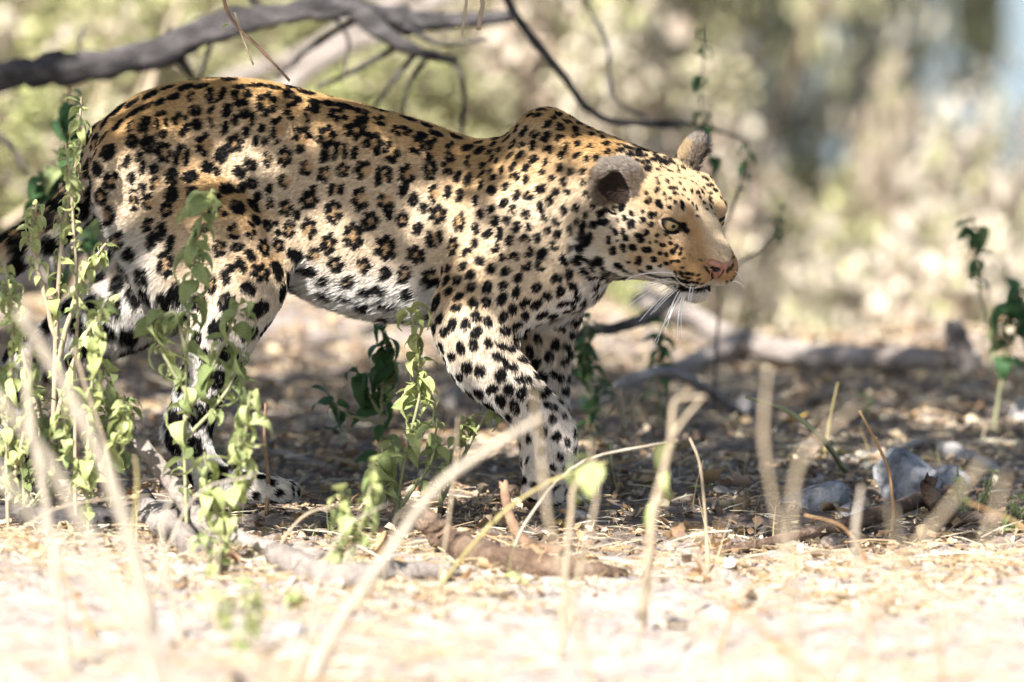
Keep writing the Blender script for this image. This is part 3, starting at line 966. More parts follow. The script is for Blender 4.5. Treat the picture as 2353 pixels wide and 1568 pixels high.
def lid_mesh(side):
    """sphere cap with an almond opening; x = gaze"""
    nu, nv = 48, 14
    V, F, C = [], [], []
    tilt = R(-14)*(-side)
    for j in range(nv):
        for i in range(nu):
            t = 2*math.pi*i/nu
            cx, sy = math.cos(t), math.sin(t)
            # almond opening half-angles
            ea = 0.90; eb = 0.36 if sy > 0 else 0.50
            r0 = 1.0/math.sqrt((cx/ea)**2 + (sy/eb)**2)
            r0 *= 1 + 0.10*abs(cx)**6
            k = j/(nv-1)
            ang = r0 + (1.38 - r0)*k
            rr = EYE_R*(1.02 + 0.07*min(1, k*3.0) - .05*max(0, k-.5))
            yy, zz = cx*math.cos(tilt) - sy*math.sin(tilt), cx*math.sin(tilt) + sy*math.cos(tilt)
            V.append((rr*math.cos(ang), rr*math.sin(ang)*yy, rr*math.sin(ang)*zz))
            dk = 1 if k < (.42 if sy > 0 else .20) else 0
            pale = np.array((.60, .48, .32)) if sy < -.1 else np.array((.26, .18, .10))
            C.append(np.array((.012, .010, .009)) if dk else pale)
    for j in range(nv-1):
        for i in range(nu):
            a, b = j*nu+i, j*nu+(i+1) % nu
            F.append((a, b, b+nu, a+nu))
    me = mesh_np('eyelid', V, F)
    vcol(me, np.array(C))
    return me
for s in (-1, 1):
    e = obj('eye', em_, M_EYE, leo)
    e.matrix_local = head_matrix((EYE_C[0] + (.004 if s > 0 else 0), s*EYE_C[1] + (.0035 if s > 0 else 0), EYE_C[2]), (1, s*.34 + .06, 0.05))
    l = obj('eyelid', lid_mesh(s), M_SKIN, e)
    l.matrix_local = Matrix.Rotation(R(4)*s - R(4), 4, 'Z')

nf = Field(H(.1, 0, -.03) - .045, H(.1, 0, -.03) + .045, 0.0011)
def nell(c, r, op='add', k=0.004):
    fn, a, b = f_ell(H(*c), np.array(r)*HS, HM); nf.apply(fn, a, b, k, 0, op)
nell((0.0860, 0, -.0235), (.0135, .0215, .0095))
nell((0.0890, 0, -.0330), (.0105, .0135, .0105), k=.008)
nell((0.0870, 0, -.0430), (.0085, .0055, .0080), k=.006)
for s in (-1, 1):
    nell((0.0855, s*.0150, -.0305), (.010, .0062, .0068), k=.004)
    nell((0.0980, s*.0108, -.0310), (.010, .0042, .0040), 'sub', .003)
    nell((0.0905, s*.0175, -.0285), (.010, .0065, .0022), 'sub', .002)
nell((0.1000, 0, -.0390), (.0060, .0010, .0110), 'sub', .002)
nv_, nf_ = surface_net(nf.D, nf.lo, nf.h)
me = mesh_np('nose', nv_, nf_)
nh = to_head(nv_)
nc = np.tile(np.array([.30, .140, .090]), (len(nv_), 1)) * (1 + .18*wob(nv_))[:, None]
for s in (-1, 1):
    dn = np.sqrt(((nh[:, 1]-s*.0115)/.0062)**2 + ((nh[:, 2]+.0310)/.0050)**2)
    nc = mixc(nc, (.008, .006, .006), sstep(1.25, .75, dn))
    dn = np.sqrt(((nh[:, 1]-s*.0185)/.0060)**2 + ((nh[:, 2]+.0280)/.0030)**2)
    nc = mixc(nc, (.008, .006, .006), sstep(1.2, .7, dn))
nc = mixc(nc, (.02, .013, .012), sstep(.0022, .0008, np.abs(nh[:, 1]))*(nh[:, 2] < -.030))
nc = mixc(nc, (.05, .032, .027), sstep(-.0190, -.0155, nh[:, 2])*.8)
vcol(me, np.clip(nc, .005, .6))
m = NT('nose_leather')
at = m.n('Attribute', attribute_name='Col'); m.l(at.outputs['Color'], m.b.inputs['Base Color'])
m.b.inputs['Roughness'].default_value = 0.45
M_NOSE = m.m
obj('nose', me, M_NOSE, leo)

m = NT('whisker_white')
m.b.inputs['Base Color'].default_value = (.85, .83, .78, 1)
m.b.inputs['Roughness'].default_value = 0.35
M_WHISK = m.m
def tube(pts, rads, ns=6, cap=True):
    pts = np.asarray(pts, float); n = len(pts)
    T = np.gradient(pts, axis=0); T /= np.linalg.norm(T, axis=1)[:, None] + 1e-12
    up = np.array([0.13, 0.21, 0.97])
    if abs(T[0] @ up) > .92: up = np.array([0.9, 0.3, 0.1])
    V = []
    A = np.cross(T[0], up); A /= np.linalg.norm(A)
    for i in range(n):
        A = A - T[i]*(A@T[i]); A /= np.linalg.norm(A) + 1e-12
        B = np.cross(T[i], A)
        for k in range(ns):
            t = 2*math.pi*k/ns
            V.append(pts[i] + rads[i]*(A*math.cos(t) + B*math.sin(t)))
    F = []
    for i in range(n-1):
        for k in range(ns):
            a, b = i*ns+k, i*ns+(k+1) % ns
            F.append((a, b, b+ns, a+ns))
    return np.array(V), F
def bez(p0, p1, p2, n=9):
    t = np.linspace(0, 1, n)[:, None]
    return (1-t)**2*np.asarray(p0, float) + 2*t*(1-t)*np.asarray(p1, float) + t*t*np.asarray(p2, float)
# whiskers measured on the enlargement: root, bend, tip
WZ = """935 1340 760 1345 500 1560;960 1335 700 1330 520 1400;925 1310 740 1300 590 1420;925 1260 640 1230 480 1320;935 1360 800 1400 640 1570;950 1385 840 1450 700 1640;965 1390 850 1480 730 1620;985 1400 900 1480 860 1750;1000 1405 930 1500 830 1800;1020 1410 950 1520 945 1870;1030 1410 960 1550 990 1840;1050 1415 990 1510 960 1650;1075 1360 1040 1480 1045 1590;1095 1380 1070 1480 1060 1560;940 1370 780 1480 600 1700;980 1395 870 1560 760 1900;1010 1405 900 1600 740 1880;930 1330 800 1330 660 1290;900 1330 700 1360 540 1480"""
for row in WZ.split(';'):
    a = list(map(float, row.split()))
    pp = []
    d = ray(1317.7 + a[0]*0.2521, 310.6 + a[1]*0.2521)
    hit, nn, fi, _ = LBVH.ray_cast(CAM, d)
    y0 = hit.y if hit is not None else HO[1] - .05
    for k in range(3):
        pp.append(np.array(P(1317.7 + a[2*k]*0.2521, 310.6 + a[2*k+1]*0.2521, y0 + (0.006, -.022, -.035)[k])))
    v, f = tube(bez(*pp, n=10), np.linspace(.00100, .00038, 10), 5)
    obj('whisker', mesh_np('whisker', v, f), M_WHISK, leo)
for a in ((1462, 1240, 1510, 1250, 1535, 1330), (1460, 1330, 1510, 1340, 1560, 1390), (1455, 1335, 1500, 1320, 1530, 1365), (1300, 620, 1310, 580, 1330, 570), (1315, 640, 1330, 625, 1340, 622)):
    pp = [np.array(P(1317.7 + a[2*k]*0.2521, 310.6 + a[2*k+1]*0.2521, HO[1] - (.03 if a[1] > 1000 else -.02))) for k in range(3)]
    v, f = tube(bez(*pp, n=8), np.linspace(.0005, .0002, 8), 5)
    obj('whisker', mesh_np('whisker', v, f), M_WHISK, leo)
# ------------------------------------------------------------------ ground, river
def axis(dense_lo, dense_hi, step, far_lo, far_hi, g=1.22):
    a = list(np.arange(dense_lo, dense_hi + 1e-6, step))
    s = step
    while a[-1] < far_hi:
        s *= g; a.append(a[-1] + s)
    s = step
    while a[0] > far_lo:
        s *= g; a.insert(0, a[0] - s)
    return np.array(a)
gx_ = axis(-1.3, 1.3, 0.014, -500, 500)
gy_ = axis(-2.2, 3.2, 0.020, -60, 900)
GX, GY = np.meshgrid(gx_, gy_, indexing='ij')
_gk = [(np.array([math.cos(a), math.sin(a)])*f, p, amp) for a, f, p, amp in [(random.random()*6.28, random.uniform(28, 120), random.random()*6.28, random.uniform(.0006, .0016)) for _ in range(26)]]
def gmicro(x, y):
    nearw = np.clip(1 - np.maximum(np.abs(x) - 1.2, np.abs(y - .4) - 2.4), 0, 1)
    q = sum(amp*np.sin(k[0]*x + k[1]*y + p + 1.5*np.sin(k[1]*.31*x + p)) for k, p, amp in _gk)
    return q*nearw
GZ = gz(GX, GY) + gmicro(GX, GY)
far = np.clip((GY - 140)/60, 0, 1)
GZ = GZ + far*3.2
nx_, ny_ = GX.shape
I = np.arange(nx_*ny_).reshape(nx_, ny_)
gf = np.stack([I[:-1, :-1], I[1:, :-1], I[1:, 1:], I[:-1, 1:]], -1).reshape(-1, 4)
me = mesh_np('ground', np.stack([GX, GY, GZ], -1).reshape(-1, 3), gf)
m = NT('sandy_soil')
tc = m.n('TexCoord')
n1 = m.n('TexNoise', i_Scale=2.2, i_Detail=6.0, i_Roughness=0.6); m.l(tc.outputs['Object'], n1.inputs['Vector'])
n2 = m.n('TexNoise', i_Scale=42.0, i_Detail=8.0, i_Roughness=0.7); m.l(tc.outputs['Object'], n2.inputs['Vector'])
n3 = m.n('TexVoronoi', i_Scale=120.0); m.l(tc.outputs['Object'], n3.inputs['Vector'])
c1 = m.ramp(n1.outputs[0], [(.32, (.25, .21, .185)), (.5, (.37, .315, .28)), (.68, (.48, .42, .375))])
c2 = m.ramp(n2.outputs[0], [(.30, (.10, .08, .07)), (.46, (.35, .295, .255)), (.62, (.50, .435, .385)), (.8, (.62, .56, .51))])
mxc = m.n('Mix', data_type='RGBA'); mxc.inputs[0].default_value = 0.55
m.l(c1, mxc.inputs[6]); m.l(c2, mxc.inputs[7])
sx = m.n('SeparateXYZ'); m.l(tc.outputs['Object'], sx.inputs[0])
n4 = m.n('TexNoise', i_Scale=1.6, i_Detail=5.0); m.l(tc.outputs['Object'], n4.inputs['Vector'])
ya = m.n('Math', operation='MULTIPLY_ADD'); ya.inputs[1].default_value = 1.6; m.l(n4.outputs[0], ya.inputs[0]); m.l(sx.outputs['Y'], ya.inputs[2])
h1 = m.n('MapRange', i_From_Min=0.15, i_From_Max=0.75); m.l(ya.outputs[0], h1.inputs['Value'])      # darker humus behind the bare sand, also deepening the shade band in its colour
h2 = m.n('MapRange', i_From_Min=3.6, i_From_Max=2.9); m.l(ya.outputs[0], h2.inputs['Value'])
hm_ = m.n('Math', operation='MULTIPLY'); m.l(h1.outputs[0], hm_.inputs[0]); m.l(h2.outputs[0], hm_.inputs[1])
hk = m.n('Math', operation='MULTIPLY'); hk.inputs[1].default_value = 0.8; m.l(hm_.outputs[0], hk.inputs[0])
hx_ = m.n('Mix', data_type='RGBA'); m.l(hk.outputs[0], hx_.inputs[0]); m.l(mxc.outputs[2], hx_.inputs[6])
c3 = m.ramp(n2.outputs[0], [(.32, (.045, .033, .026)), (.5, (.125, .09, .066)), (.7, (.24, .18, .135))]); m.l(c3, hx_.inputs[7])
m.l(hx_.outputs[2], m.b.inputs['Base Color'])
m.b.inputs['Roughness'].default_value = 0.95
m.b.inputs['Specular IOR Level'].default_value = 0.1
ml = m.n('Math', operation='ADD'); m.l(n2.outputs[0], ml.inputs[0])
mm = m.n('Math', operation='MULTIPLY'); mm.inputs[1].default_value = 0.35; m.l(n3.outputs[0], mm.inputs[0]); m.l(mm.outputs[0], ml.inputs[1])
bp = m.n('Bump', i_Strength=0.9, i_Distance=0.012); m.l(ml.outputs[0], bp.inputs['Height']); m.l(bp.outputs[0], m.b.inputs['Normal'])
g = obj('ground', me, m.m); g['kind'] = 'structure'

wv_, wf_ = np.array([(-600, 4.0, -1.35), (600, 4.0, -1.35), (600, 170, -1.35), (-600, 170, -1.35)], float), [(0, 1, 2, 3)]
m = NT('river_water')
tc = m.n('TexCoord'); nz = m.n('TexNoise', i_Scale=3.0, i_Detail=4.0); m.l(tc.outputs['Object'], nz.inputs['Vector'])
bp = m.n('Bump', i_Strength=0.35, i_Distance=0.08); m.l(nz.outputs[0], bp.inputs['Height']); m.l(bp.outputs[0], m.b.inputs['Normal'])
m.b.inputs['Base Color'].default_value = (.06, .09, .12, 1)
m.b.inputs['Roughness'].default_value = 0.08
wo = obj('water', mesh_np('water', wv_, wf_, False), m.m); wo['kind'] = 'structure'

# ------------------------------------------------------------------ materials
def vc_mat(name, rough=0.8, transl=0.0, spec=0.2, var=0.25):
    m = NT(name)
    at = m.n('Attribute', attribute_name='Col')
    oi = m.n('ObjectInfo')
    mr = m.n('MapRange', i_To_Min=1 - var, i_To_Max=1 + var); m.l(oi.outputs['Random'], mr.inputs['Value'])
    hs = m.n('HueSaturation'); m.l(at.outputs['Color'], hs.inputs['Color']); m.l(mr.outputs[0], hs.inputs['Value'])
    m.l(hs.outputs[0], m.b.inputs['Base Color'])
    m.b.inputs['Roughness'].default_value = rough
    m.b.inputs['Specular IOR Level'].default_value = spec
    if transl:
        tr = m.n('BsdfTranslucent'); m.l(hs.outputs[0], tr.inputs[0])
        mx = m.n('MixShader'); mx.inputs[0].default_value = transl
        m.l(m.b.outputs[0], mx.inputs[1]); m.l(tr.outputs[0], mx.inputs[2]); m.l(mx.outputs[0], m.out.inputs[0])
    return m.m
M_LITTER = vc_mat('dry_litter', 0.85, 0.12, 0.15, 0.0)
M_FOL = vc_mat('foliage', 0.6, 0.30, 0.25, 0.15)
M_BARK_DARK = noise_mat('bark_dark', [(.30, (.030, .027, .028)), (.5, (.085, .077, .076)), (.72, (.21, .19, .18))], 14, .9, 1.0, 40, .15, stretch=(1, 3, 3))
M_BARK_PALE = noise_mat('bark_pale', [(.30, (.12, .095, .08)), (.45, (.30, .255, .22)), (.7, (.46, .40, .35))], 16, .85, .9, 70, .15)
M_BARK_GREY = noise_mat('bark_grey', [(.30, (.10, .092, .09)), (.5, (.24, .22, .21)), (.72, (.42, .39, .37))], 14, .9, .9, 50, .15)
M_BARK_BROWN = noise_mat('bark_brown', [(.28, (.07, .045, .032)), (.5, (.19, .125, .085)), (.72, (.36, .27, .20))], 22, .85, .9, 80, .15)
M_TWIG = noise_mat('twig_brown', [(.3, (.14, .085, .055)), (.7, (.32, .21, .13))], 30, .8, .4, 120, .15)
M_STRAW = noise_mat('dry_stem', [(.3, (.27, .21, .14)), (.7, (.44, .36, .25))], 20, .7, .2, 150, .2)
M_STRAW_P = noise_mat('bleached_stem', [(.3, (.30, .25, .19)), (.7, (.46, .40, .31))], 20, .7, .2, 150, .2)
M_STRAW_Y = noise_mat('yellowing_stem', [(.3, (.26, .215, .09)), (.7, (.38, .32, .15))], 20, .7, .2, 150, .2)
M_STRAW_O = noise_mat('orange_stem', [(.3, (.28, .16, .07)), (.7, (.40, .26, .13))], 20, .7, .2, 150, .2)
M_STEM = noise_mat('herb_stem', [(.3, (.21, .22, .11)), (.7, (.34, .33, .19))], 25, .65, .2, 150, .2)
M_STONE = noise_mat('pale_stone', [(.30, (.08, .075, .08)), (.42, (.30, .295, .30)), (.58, (.50, .49, .485)), (.8, (.62, .61, .60))], 26, .95, 1.0, 90, .1)
M_STONE_W = noise_mat('white_stone', [(.34, (.24, .215, .195)), (.62, (.50, .465, .43))], 14, .95, .8, 70, .1)

def leaf_mat(name, dark, light):
    m = NT(name)
    tc = m.n('TexCoord')
    sp = m.n('SeparateXYZ'); m.l(tc.outputs['Object'], sp.inputs[0])
    ab = m.n('Math', operation='ABSOLUTE'); m.l(sp.outputs['Y'], ab.inputs[0])
    ma = m.n('Math', operation='MULTIPLY_ADD'); ma.inputs[1].default_value = -1.2; m.l(ab.outputs[0], ma.inputs[0]); m.l(sp.outputs['X'], ma.inputs[2])
    mu = m.n('Math', operation='MULTIPLY'); mu.inputs[1].default_value = 46.0; m.l(ma.outputs[0], mu.inputs[0])
    si = m.n('Math', operation='SINE'); m.l(mu.outputs[0], si.inputs[0])
    gt = m.n('MapRange', i_From_Min=0.80, i_From_Max=1.0); m.l(si.outputs[0], gt.inputs['Value'])
    mid = m.n('MapRange', i_From_Min=0.03, i_From_Max=0.0); m.l(ab.outputs[0], mid.inputs['Value'])
    mxv = m.n('Math', operation='MAXIMUM'); m.l(gt.outputs[0], mxv.inputs[0]); m.l(mid.outputs[0], mxv.inputs[1])
    oi = m.n('ObjectInfo')
    nz = m.n('TexNoise', i_Scale=4.0); m.l(tc.outputs['Object'], nz.inputs['Vector'])
    mb = m.n('Math', operation='MULTIPLY_ADD'); mb.inputs[1].default_value = 0.55; m.l(nz.outputs[0], mb.inputs[0])
    mo = m.n('Math', operation='MULTIPLY'); mo.inputs[1].default_value = 0.55; m.l(oi.outputs['Random'], mo.inputs[0]); m.l(mo.outputs[0], mb.inputs[2])
    col = m.ramp(mb.outputs[0], [(.15, dark), (.85, light)])
    vx = m.n('Mix', data_type='RGBA'); m.l(mxv.outputs[0], vx.inputs[0]); m.l(col, vx.inputs[6])
    vx.inputs[7].default_value = (min(1, light[0]*1.35), min(1, light[1]*1.25), light[2]*1.3, 1)
    fm = m.n('Math', operation='MULTIPLY'); fm.inputs[1].default_value = .55; m.l(mxv.outputs[0], fm.inputs[0]); m.l(fm.outputs[0], vx.inputs[0])
    m.l(vx.outputs[2], m.b.inputs['Base Color'])
    m.b.inputs['Roughness'].default_value = 0.55
    m.b.inputs['Specular IOR Level'].default_value = 0.3
    bp = m.n('Bump', i_Strength=0.5, i_Distance=0.03); bp.invert = True; m.l(mxv.outputs[0], bp.inputs['Height']); m.l(bp.outputs[0], m.b.inputs['Normal'])
    tr = m.n('BsdfTranslucent'); m.l(vx.outputs[2], tr.inputs[0])
    mx = m.n('MixShader'); mx.inputs[0].default_value = 0.35
    m.l(m.b.outputs[0], mx.inputs[1]); m.l(tr.outputs[0], mx.inputs[2]); m.l(mx.outputs[0], m.out.inputs[0])
    return m.m
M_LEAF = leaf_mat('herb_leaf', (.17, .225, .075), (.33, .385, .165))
M_LEAF_Y = leaf_mat('pale_sunlit_leaf', (.31, .36, .12), (.50, .54, .24))  # paler yellow-green, with the sunlight on the herbs put into the colour
M_LEAF_D = leaf_mat('dark_shaded_leaf', (.030, .085, .028), (.080, .160, .055))  # dark green, deepened in colour for the herbs standing in shade

# ------------------------------------------------------------------ leaves and wood builders
def leaf_mesh(name, mat, width=0.46, curl=0.7, fold=0.35, nx=7, ny=4, seed=0, twist=0.0):
    """unit-length ovate leaf along +X, drooping towards -Z"""
    r = random.Random(seed)
    V, F = [], []
    for i in range(nx):
        t = i/(nx-1)
        w_ = width*(math.sin(math.pi*min(1, t**0.75*1.0))**0.8)*(1-0.18*t) if 0 < t < 1 else 0.012
        a = -curl*t*t
        cxx = t*math.cos(a*.6); czz = t*math.sin(a*.6)
        for j in range(-ny//2, ny//2+1):
            s = j/(ny/2)
            y = s*w_
            z = czz + abs(s)*w_*fold + 0.018*math.sin(9*t + 4*s + seed)
            tw = twist*t
            V.append((cxx - abs(s)**2*0.03, y*math.cos(tw) - (z-czz)*math.sin(tw), czz + y*math.sin(tw) + (z-czz)*math.cos(tw)))
    n = ny//2*2 + 1
    for i in range(nx-1):
        for j in range(n-1):
            a = i*n+j
            F.append((a, a+n, a+n+1, a+1))
    me = mesh_np(name, V, F)
    me.materials.append(mat)
    return me
LEAVES = {}
for key, mat in (('g', M_LEAF), ('y', M_LEAF_Y), ('d', M_LEAF_D)):
    LEAVES[key] = [leaf_mesh('leaf', mat, w_, c, f, seed=i, twist=t) for i, (w_, c, f, t) in enumerate(((.30, .9, .25, .2), (.34, 1.5, .45, -.3), (.27, 2.0, .6, .5), (.32, .5, .15, -.5), (.25, 2.4, .8, .8)))]

def frame_z(d, up=(0, 0, 1)):
    d = Vector(d).normalized(); u = Vector(up)
    y = u.cross(d)
    if y.length < 1e-3: y = Vector((0, 1, 0))
    y.normalize(); z = d.cross(y)
    M4 = Matrix.Identity(4)
    for i in range(3):
        M4[i][0], M4[i][1], M4[i][2] = d[i], y[i], z[i]
    return M4

def add_leaf(parent, pos, direction, size, key, rnd, origin):
    o = bpy.data.objects.new('leaf', rnd.choice(LEAVES[key]))
    M4 = frame_z(direction)
    M4 = Matrix.Translation(Vector(pos) - Vector(origin)) @ M4 @ Matrix.Rotation(rnd.gauss(0, .5), 4, 'X') @ Matrix.Diagonal((size, size*rnd.uniform(.85, 1.15), size, 1))
    o.matrix_local = M4
    link(o, parent)
    return o

def smooth_path(pts, n):
    pts = np.array(pts, float)
    if len(pts) == 2:
        t = np.linspace(0, 1, n)[:, None]
        return pts[0]*(1-t) + pts[1]*t
    e = np.vstack([2*pts[0]-pts[1], pts, 2*pts[-1]-pts[-2]])
    out = []
    m_ = len(pts)-1
    for u in np.linspace(0, m_, n):
        i = min(int(u), m_-1); t = u-i; i += 1
        out.append(0.5*((2*e[i]) + (-e[i-1]+e[i+1])*t + (2*e[i-1]-5*e[i]+4*e[i+1]-e[i+2])*t*t + (-e[i-1]+3*e[i]-3*e[i+1]+e[i+2])*t**3))
    return np.array(out)

def wood_mesh(name, pts, r0, r1, n=24, ns=12, rough=0.12, knots=3, seed=1, mid=None, jag=True):
    """a limb with an uneven surface; pts are world points"""
    r = np.random.RandomState(seed)
    path = smooth_path(pts, n)
    t = np.linspace(0, 1, n)
    rad = r0 + (r1-r0)*t
    if mid: rad = rad*(1 + mid*np.sin(math.pi*t))
    for _ in range(knots):
        c, a, w_ = r.rand(), r.uniform(.08, .30), r.uniform(.02, .05)
        rad = rad*(1 + a*np.exp(-((t-c)/w_)**2))
    path = path + r.normal(size=path.shape)*(rad*rough*.35)[:, None]
    V, F = tube(path, rad, ns)
    V = V.reshape(n, ns, 3); ctr = path[:, None, :]
    ph = r.rand(4)*6.28
    ang = np.linspace(0, 2*math.pi, ns, endpoint=False)
    bump = 1 + rough*(np.sin(3*ang[None]+ph[0]+6*t[:, None])*.6 + np.sin(5*ang[None]+ph[1]-11*t[:, None])*.4 + r.normal(size=(n, ns))*.35)
    V = ctr + (V-ctr)*bump[:, :, None]
    # ragged ends
    if jag:
        for e, q in ((0, 1), (-1, -2)):
            d = path[e]-path[q]; d /= np.linalg.norm(d)+1e-9
            V[e] += d[None]*(r.rand(ns)*rad[e]*1.0)[:, None]
    V = V.reshape(-1, 3)
    base = len(V)
    V = np.vstack([V, path[:1], path[-1:]])
    tri = []
    for k in range(ns):
        tri.append((base, (k+1) % ns, k, k)); tri.append((base+1, (n-1)*ns+k, (n-1)*ns+(k+1) % ns, (n-1)*ns+(k+1) % ns))
    me = bpy.data.meshes.new(name)
    me.from_pydata(V.tolist(), [], [tuple(f) for f in F] + [q[:3] for q in tri])
    me.polygons.foreach_set('use_smooth', np.ones(len(me.polygons), bool))
    return me
def localize(me, origin):
    me.transform(Matrix.Translation(-Vector(origin)))
    return me
# ------------------------------------------------------------------ dead wood lying in the sun
def gp(px_, py_, lift=0.0):
    p = ground_at(px_, py_)
    p.z = float(gz(p.x, p.y)) + lift
    return p
def log(name, label, cat, limbs, mat, group=None):
    """limbs: (part name, [(px, py, Y or None, lift)], r0, r1 in px); None = lying on the ground"""
    root = None
    for i, (pn, pts, r0, r1, kw) in enumerate(limbs):
        W = []
        for q in pts:
            if q[2] is None: W.append(gp(q[0], q[1], q[3]/PPM))
            else: W.append(P(q[0], q[1], q[2]))
        if root is None:
            root = empty(name, W[0]); tag(root, label, cat, group)
        kw = dict(kw); mt = kw.pop('mat', mat)
        me = wood_mesh(pn, W, r0/PPM, r1/PPM, **kw)
        localize(me, root.location)
        obj(pn, me, mt, root)
    return root
log('fallen_branch', 'weathered grey branch propped up diagonally below the hind paw', 'branch',
    [('limb', [(322, 1015, -.42, 0), (400, 1120, -.45, 0), (480, 1210, -.47, 0), (600, 1262, -.5, 0), (720, 1300, None, 12)], 17, 27, dict(seed=3, n=30, rough=.16)),
     ('limb', [(640, 1305, None, 24), (760, 1350, None, 24), (900, 1340, None, 20), (1040, 1334, None, 14)], 34, 20, dict(seed=4, n=26, rough=.2))], M_BARK_PALE)
log('wood_chunk', 'split grey chunk of dead wood beside the propped branch', 'wood',
    [('limb', [(335, 1195, None, 22), (390, 1240, None, 20), (470, 1285, None, 12)], 40, 26, dict(seed=5, n=16, rough=.28))], M_BARK_PALE)
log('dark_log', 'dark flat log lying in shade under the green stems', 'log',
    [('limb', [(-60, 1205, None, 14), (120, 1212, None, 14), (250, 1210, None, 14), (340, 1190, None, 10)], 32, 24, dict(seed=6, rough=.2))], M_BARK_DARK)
log('broken_branch', 'brown broken branch with a splintered upturned end in front of the forepaw', 'branch',
    [('limb', [(975, 1192, -.52, 0), (1030, 1242, -.53, 0), (1085, 1298, None, 22)], 24, 32, dict(seed=7, n=18, rough=.22)),
     ('limb', [(1065, 1290, None, 22), (1180, 1312, None, 22), (1300, 1328, None, 16), (1425, 1330, None, 8)], 38, 16, dict(seed=8, n=24, rough=.2))], M_BARK_BROWN)
log('curved_stick', 'thin reddish curved stick rising beside the lifted forepaw', 'stick',
    [('limb', [(1158, 1112, -.40, 0), (1172, 1190, -.42, 0), (1210, 1248, -.45, 0), (1285, 1278, None, 6)], 9, 16, dict(seed=9, n=20, rough=.1))], M_TWIG)
log('crooked_stick', 'long grey brown stick with an upright broken knob beside the rocks', 'stick',
    [('limb', [(1655, 1276, None, 8), (1760, 1262, None, 12), (1880, 1240, None, 20), (2010, 1222, None, 38), (2140, 1205, None, 66)], 11, 19, dict(seed=10, n=34, rough=.12)),
     ('knob', [(2142, 1150, -.13, 0), (2134, 1125, -.13, 0), (2138, 1102, -.13, 0)], 19, 15, dict(seed=11, n=10, rough=.2)),
     ('limb', [(2138, 1205, None, 62), (2180, 1212, None, 26), (2260, 1212, None, 14), (2420, 1200, None, 12)], 22, 18, dict(seed=12, n=20, rough=.18))], M_BARK_BROWN)
log('thin_twig', 'thin dark twig lying across the sand below the crooked stick', 'twig',
    [('limb', [(1950, 1200, None, 6), (2060, 1238, None, 5), (2180, 1236, None, 8), (2300, 1222, None, 12), (2420, 1228, None, 8)], 5, 8, dict(seed=13, n=26))], M_TWIG)
log('thin_twig', 'short bent twig lying on the pale sand', 'twig',
    [('limb', [(1860, 1395, None, 4), (1960, 1375, None, 4), (2040, 1345, None, 6)], 6, 5, dict(seed=14, n=14))], M_STRAW)
log('upright_twig', 'reddish brown twig standing upright behind the hind paw', 'twig',
    [('limb', [(612, 1185, -.12, 0), (616, 1100, -.12, 0), (608, 1000, -.12, 0), (611, 930, -.12, 0)], 5, 4, dict(seed=15, n=18, rough=.15))], M_TWIG)
log('wavy_twig', 'thin orange twig standing in front of the large rock', 'twig',
    [('limb', [(2040, 1260, None, 2), (2052, 1190, -.25, 0), (2048, 1120, -.25, 0), (2035, 1060, -.25, 0), (1975, 945, -.25, 0)], 4, 3, dict(seed=16, n=26, rough=.2))], M_STRAW_O)
log('leaning_twig', 'dark thin twig leaning towards the rocks', 'twig',
    [('limb', [(1945, 1090, None, 2), (1890, 1010, .10, 0), (1810, 945, .10, 0), (1715, 912, .10, 0)], 7, 4, dict(seed=17, n=20, rough=.15))], M_STEM)
log('ground_root', 'pale half buried root lying behind the large rock', 'root',
    [('limb', [(1930, 1062, None, 2), (2040, 1046, None, 8), (2130, 1040, None, 12), (2220, 1060, None, 8), (2300, 1085, None, 0)], 10, 14, dict(seed=18, n=22, rough=.2, mid=.5))], M_STONE_W)
for k, (a, b, c) in enumerate((((690, 1000), (820, 996), (1060, 990)), ((560, 1052), (640, 1050), (760, 1082)), ((840, 905), (980, 860), (1120, 840)), ((1370, 1078), (1470, 1070), (1560, 1062)))):
    lab = ('dark thin stick lying under the belly shade', 'pale thin stick lying behind the hind paw', 'dark stick lying on the lit ground behind the legs', 'orange stick lying beside the planted forepaw')[k]
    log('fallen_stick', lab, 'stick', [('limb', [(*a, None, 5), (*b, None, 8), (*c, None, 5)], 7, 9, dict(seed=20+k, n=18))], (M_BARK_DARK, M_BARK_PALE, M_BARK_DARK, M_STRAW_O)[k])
log('bent_root', 'grey arched root in shade behind the planted forepaw', 'root',
    [('limb', [(1270, 945, .9, 0), (1370, 925, .9, 0), (1440, 880, .9, 0), (1520, 855, .95, 0), (1600, 880, 1.0, 0), (1700, 960, None, 10)], 17, 10, dict(seed=30, n=26, rough=.15))], M_BARK_GREY)
log('dark_branch', 'dark thin branch rising behind the chin', 'branch',
    [('limb', [(1285, 915, None, 0), (1330, 775, 1.0, 0), (1420, 752, 1.0, 0), (1500, 720, 1.05, 0), (1600, 640, 1.1, 0)], 11, 16, dict(seed=31, n=24, rough=.12))], M_BARK_DARK)
log('bleached_log', 'thick pale bleached log lying at the edge of the thicket', 'log',
    [('limb', [(1480, 850, None, 180), (1600, 850, None, 130), (1720, 852, None, 70), (1880, 855, None, 40), (2040, 858, None, 34), (2170, 860, None, 28)], 28, 31, dict(seed=32, n=30, rough=.16)),
     ('limb', [(1700, 852, None, 70), (1600, 868, None, 40), (1500, 880, None, 14)], 30, 16, dict(seed=33, n=18, rough=.16))], M_BARK_PALE)
log('tree_stump', 'pale upright stump at the end of the bleached log', 'stump',
    [('limb', [(2215, 868, None, -10), (2210, 868, None, 60), (2195, 868, None, 130)], 36, 24, dict(seed=34, n=14, rough=.25))], M_BARK_PALE)

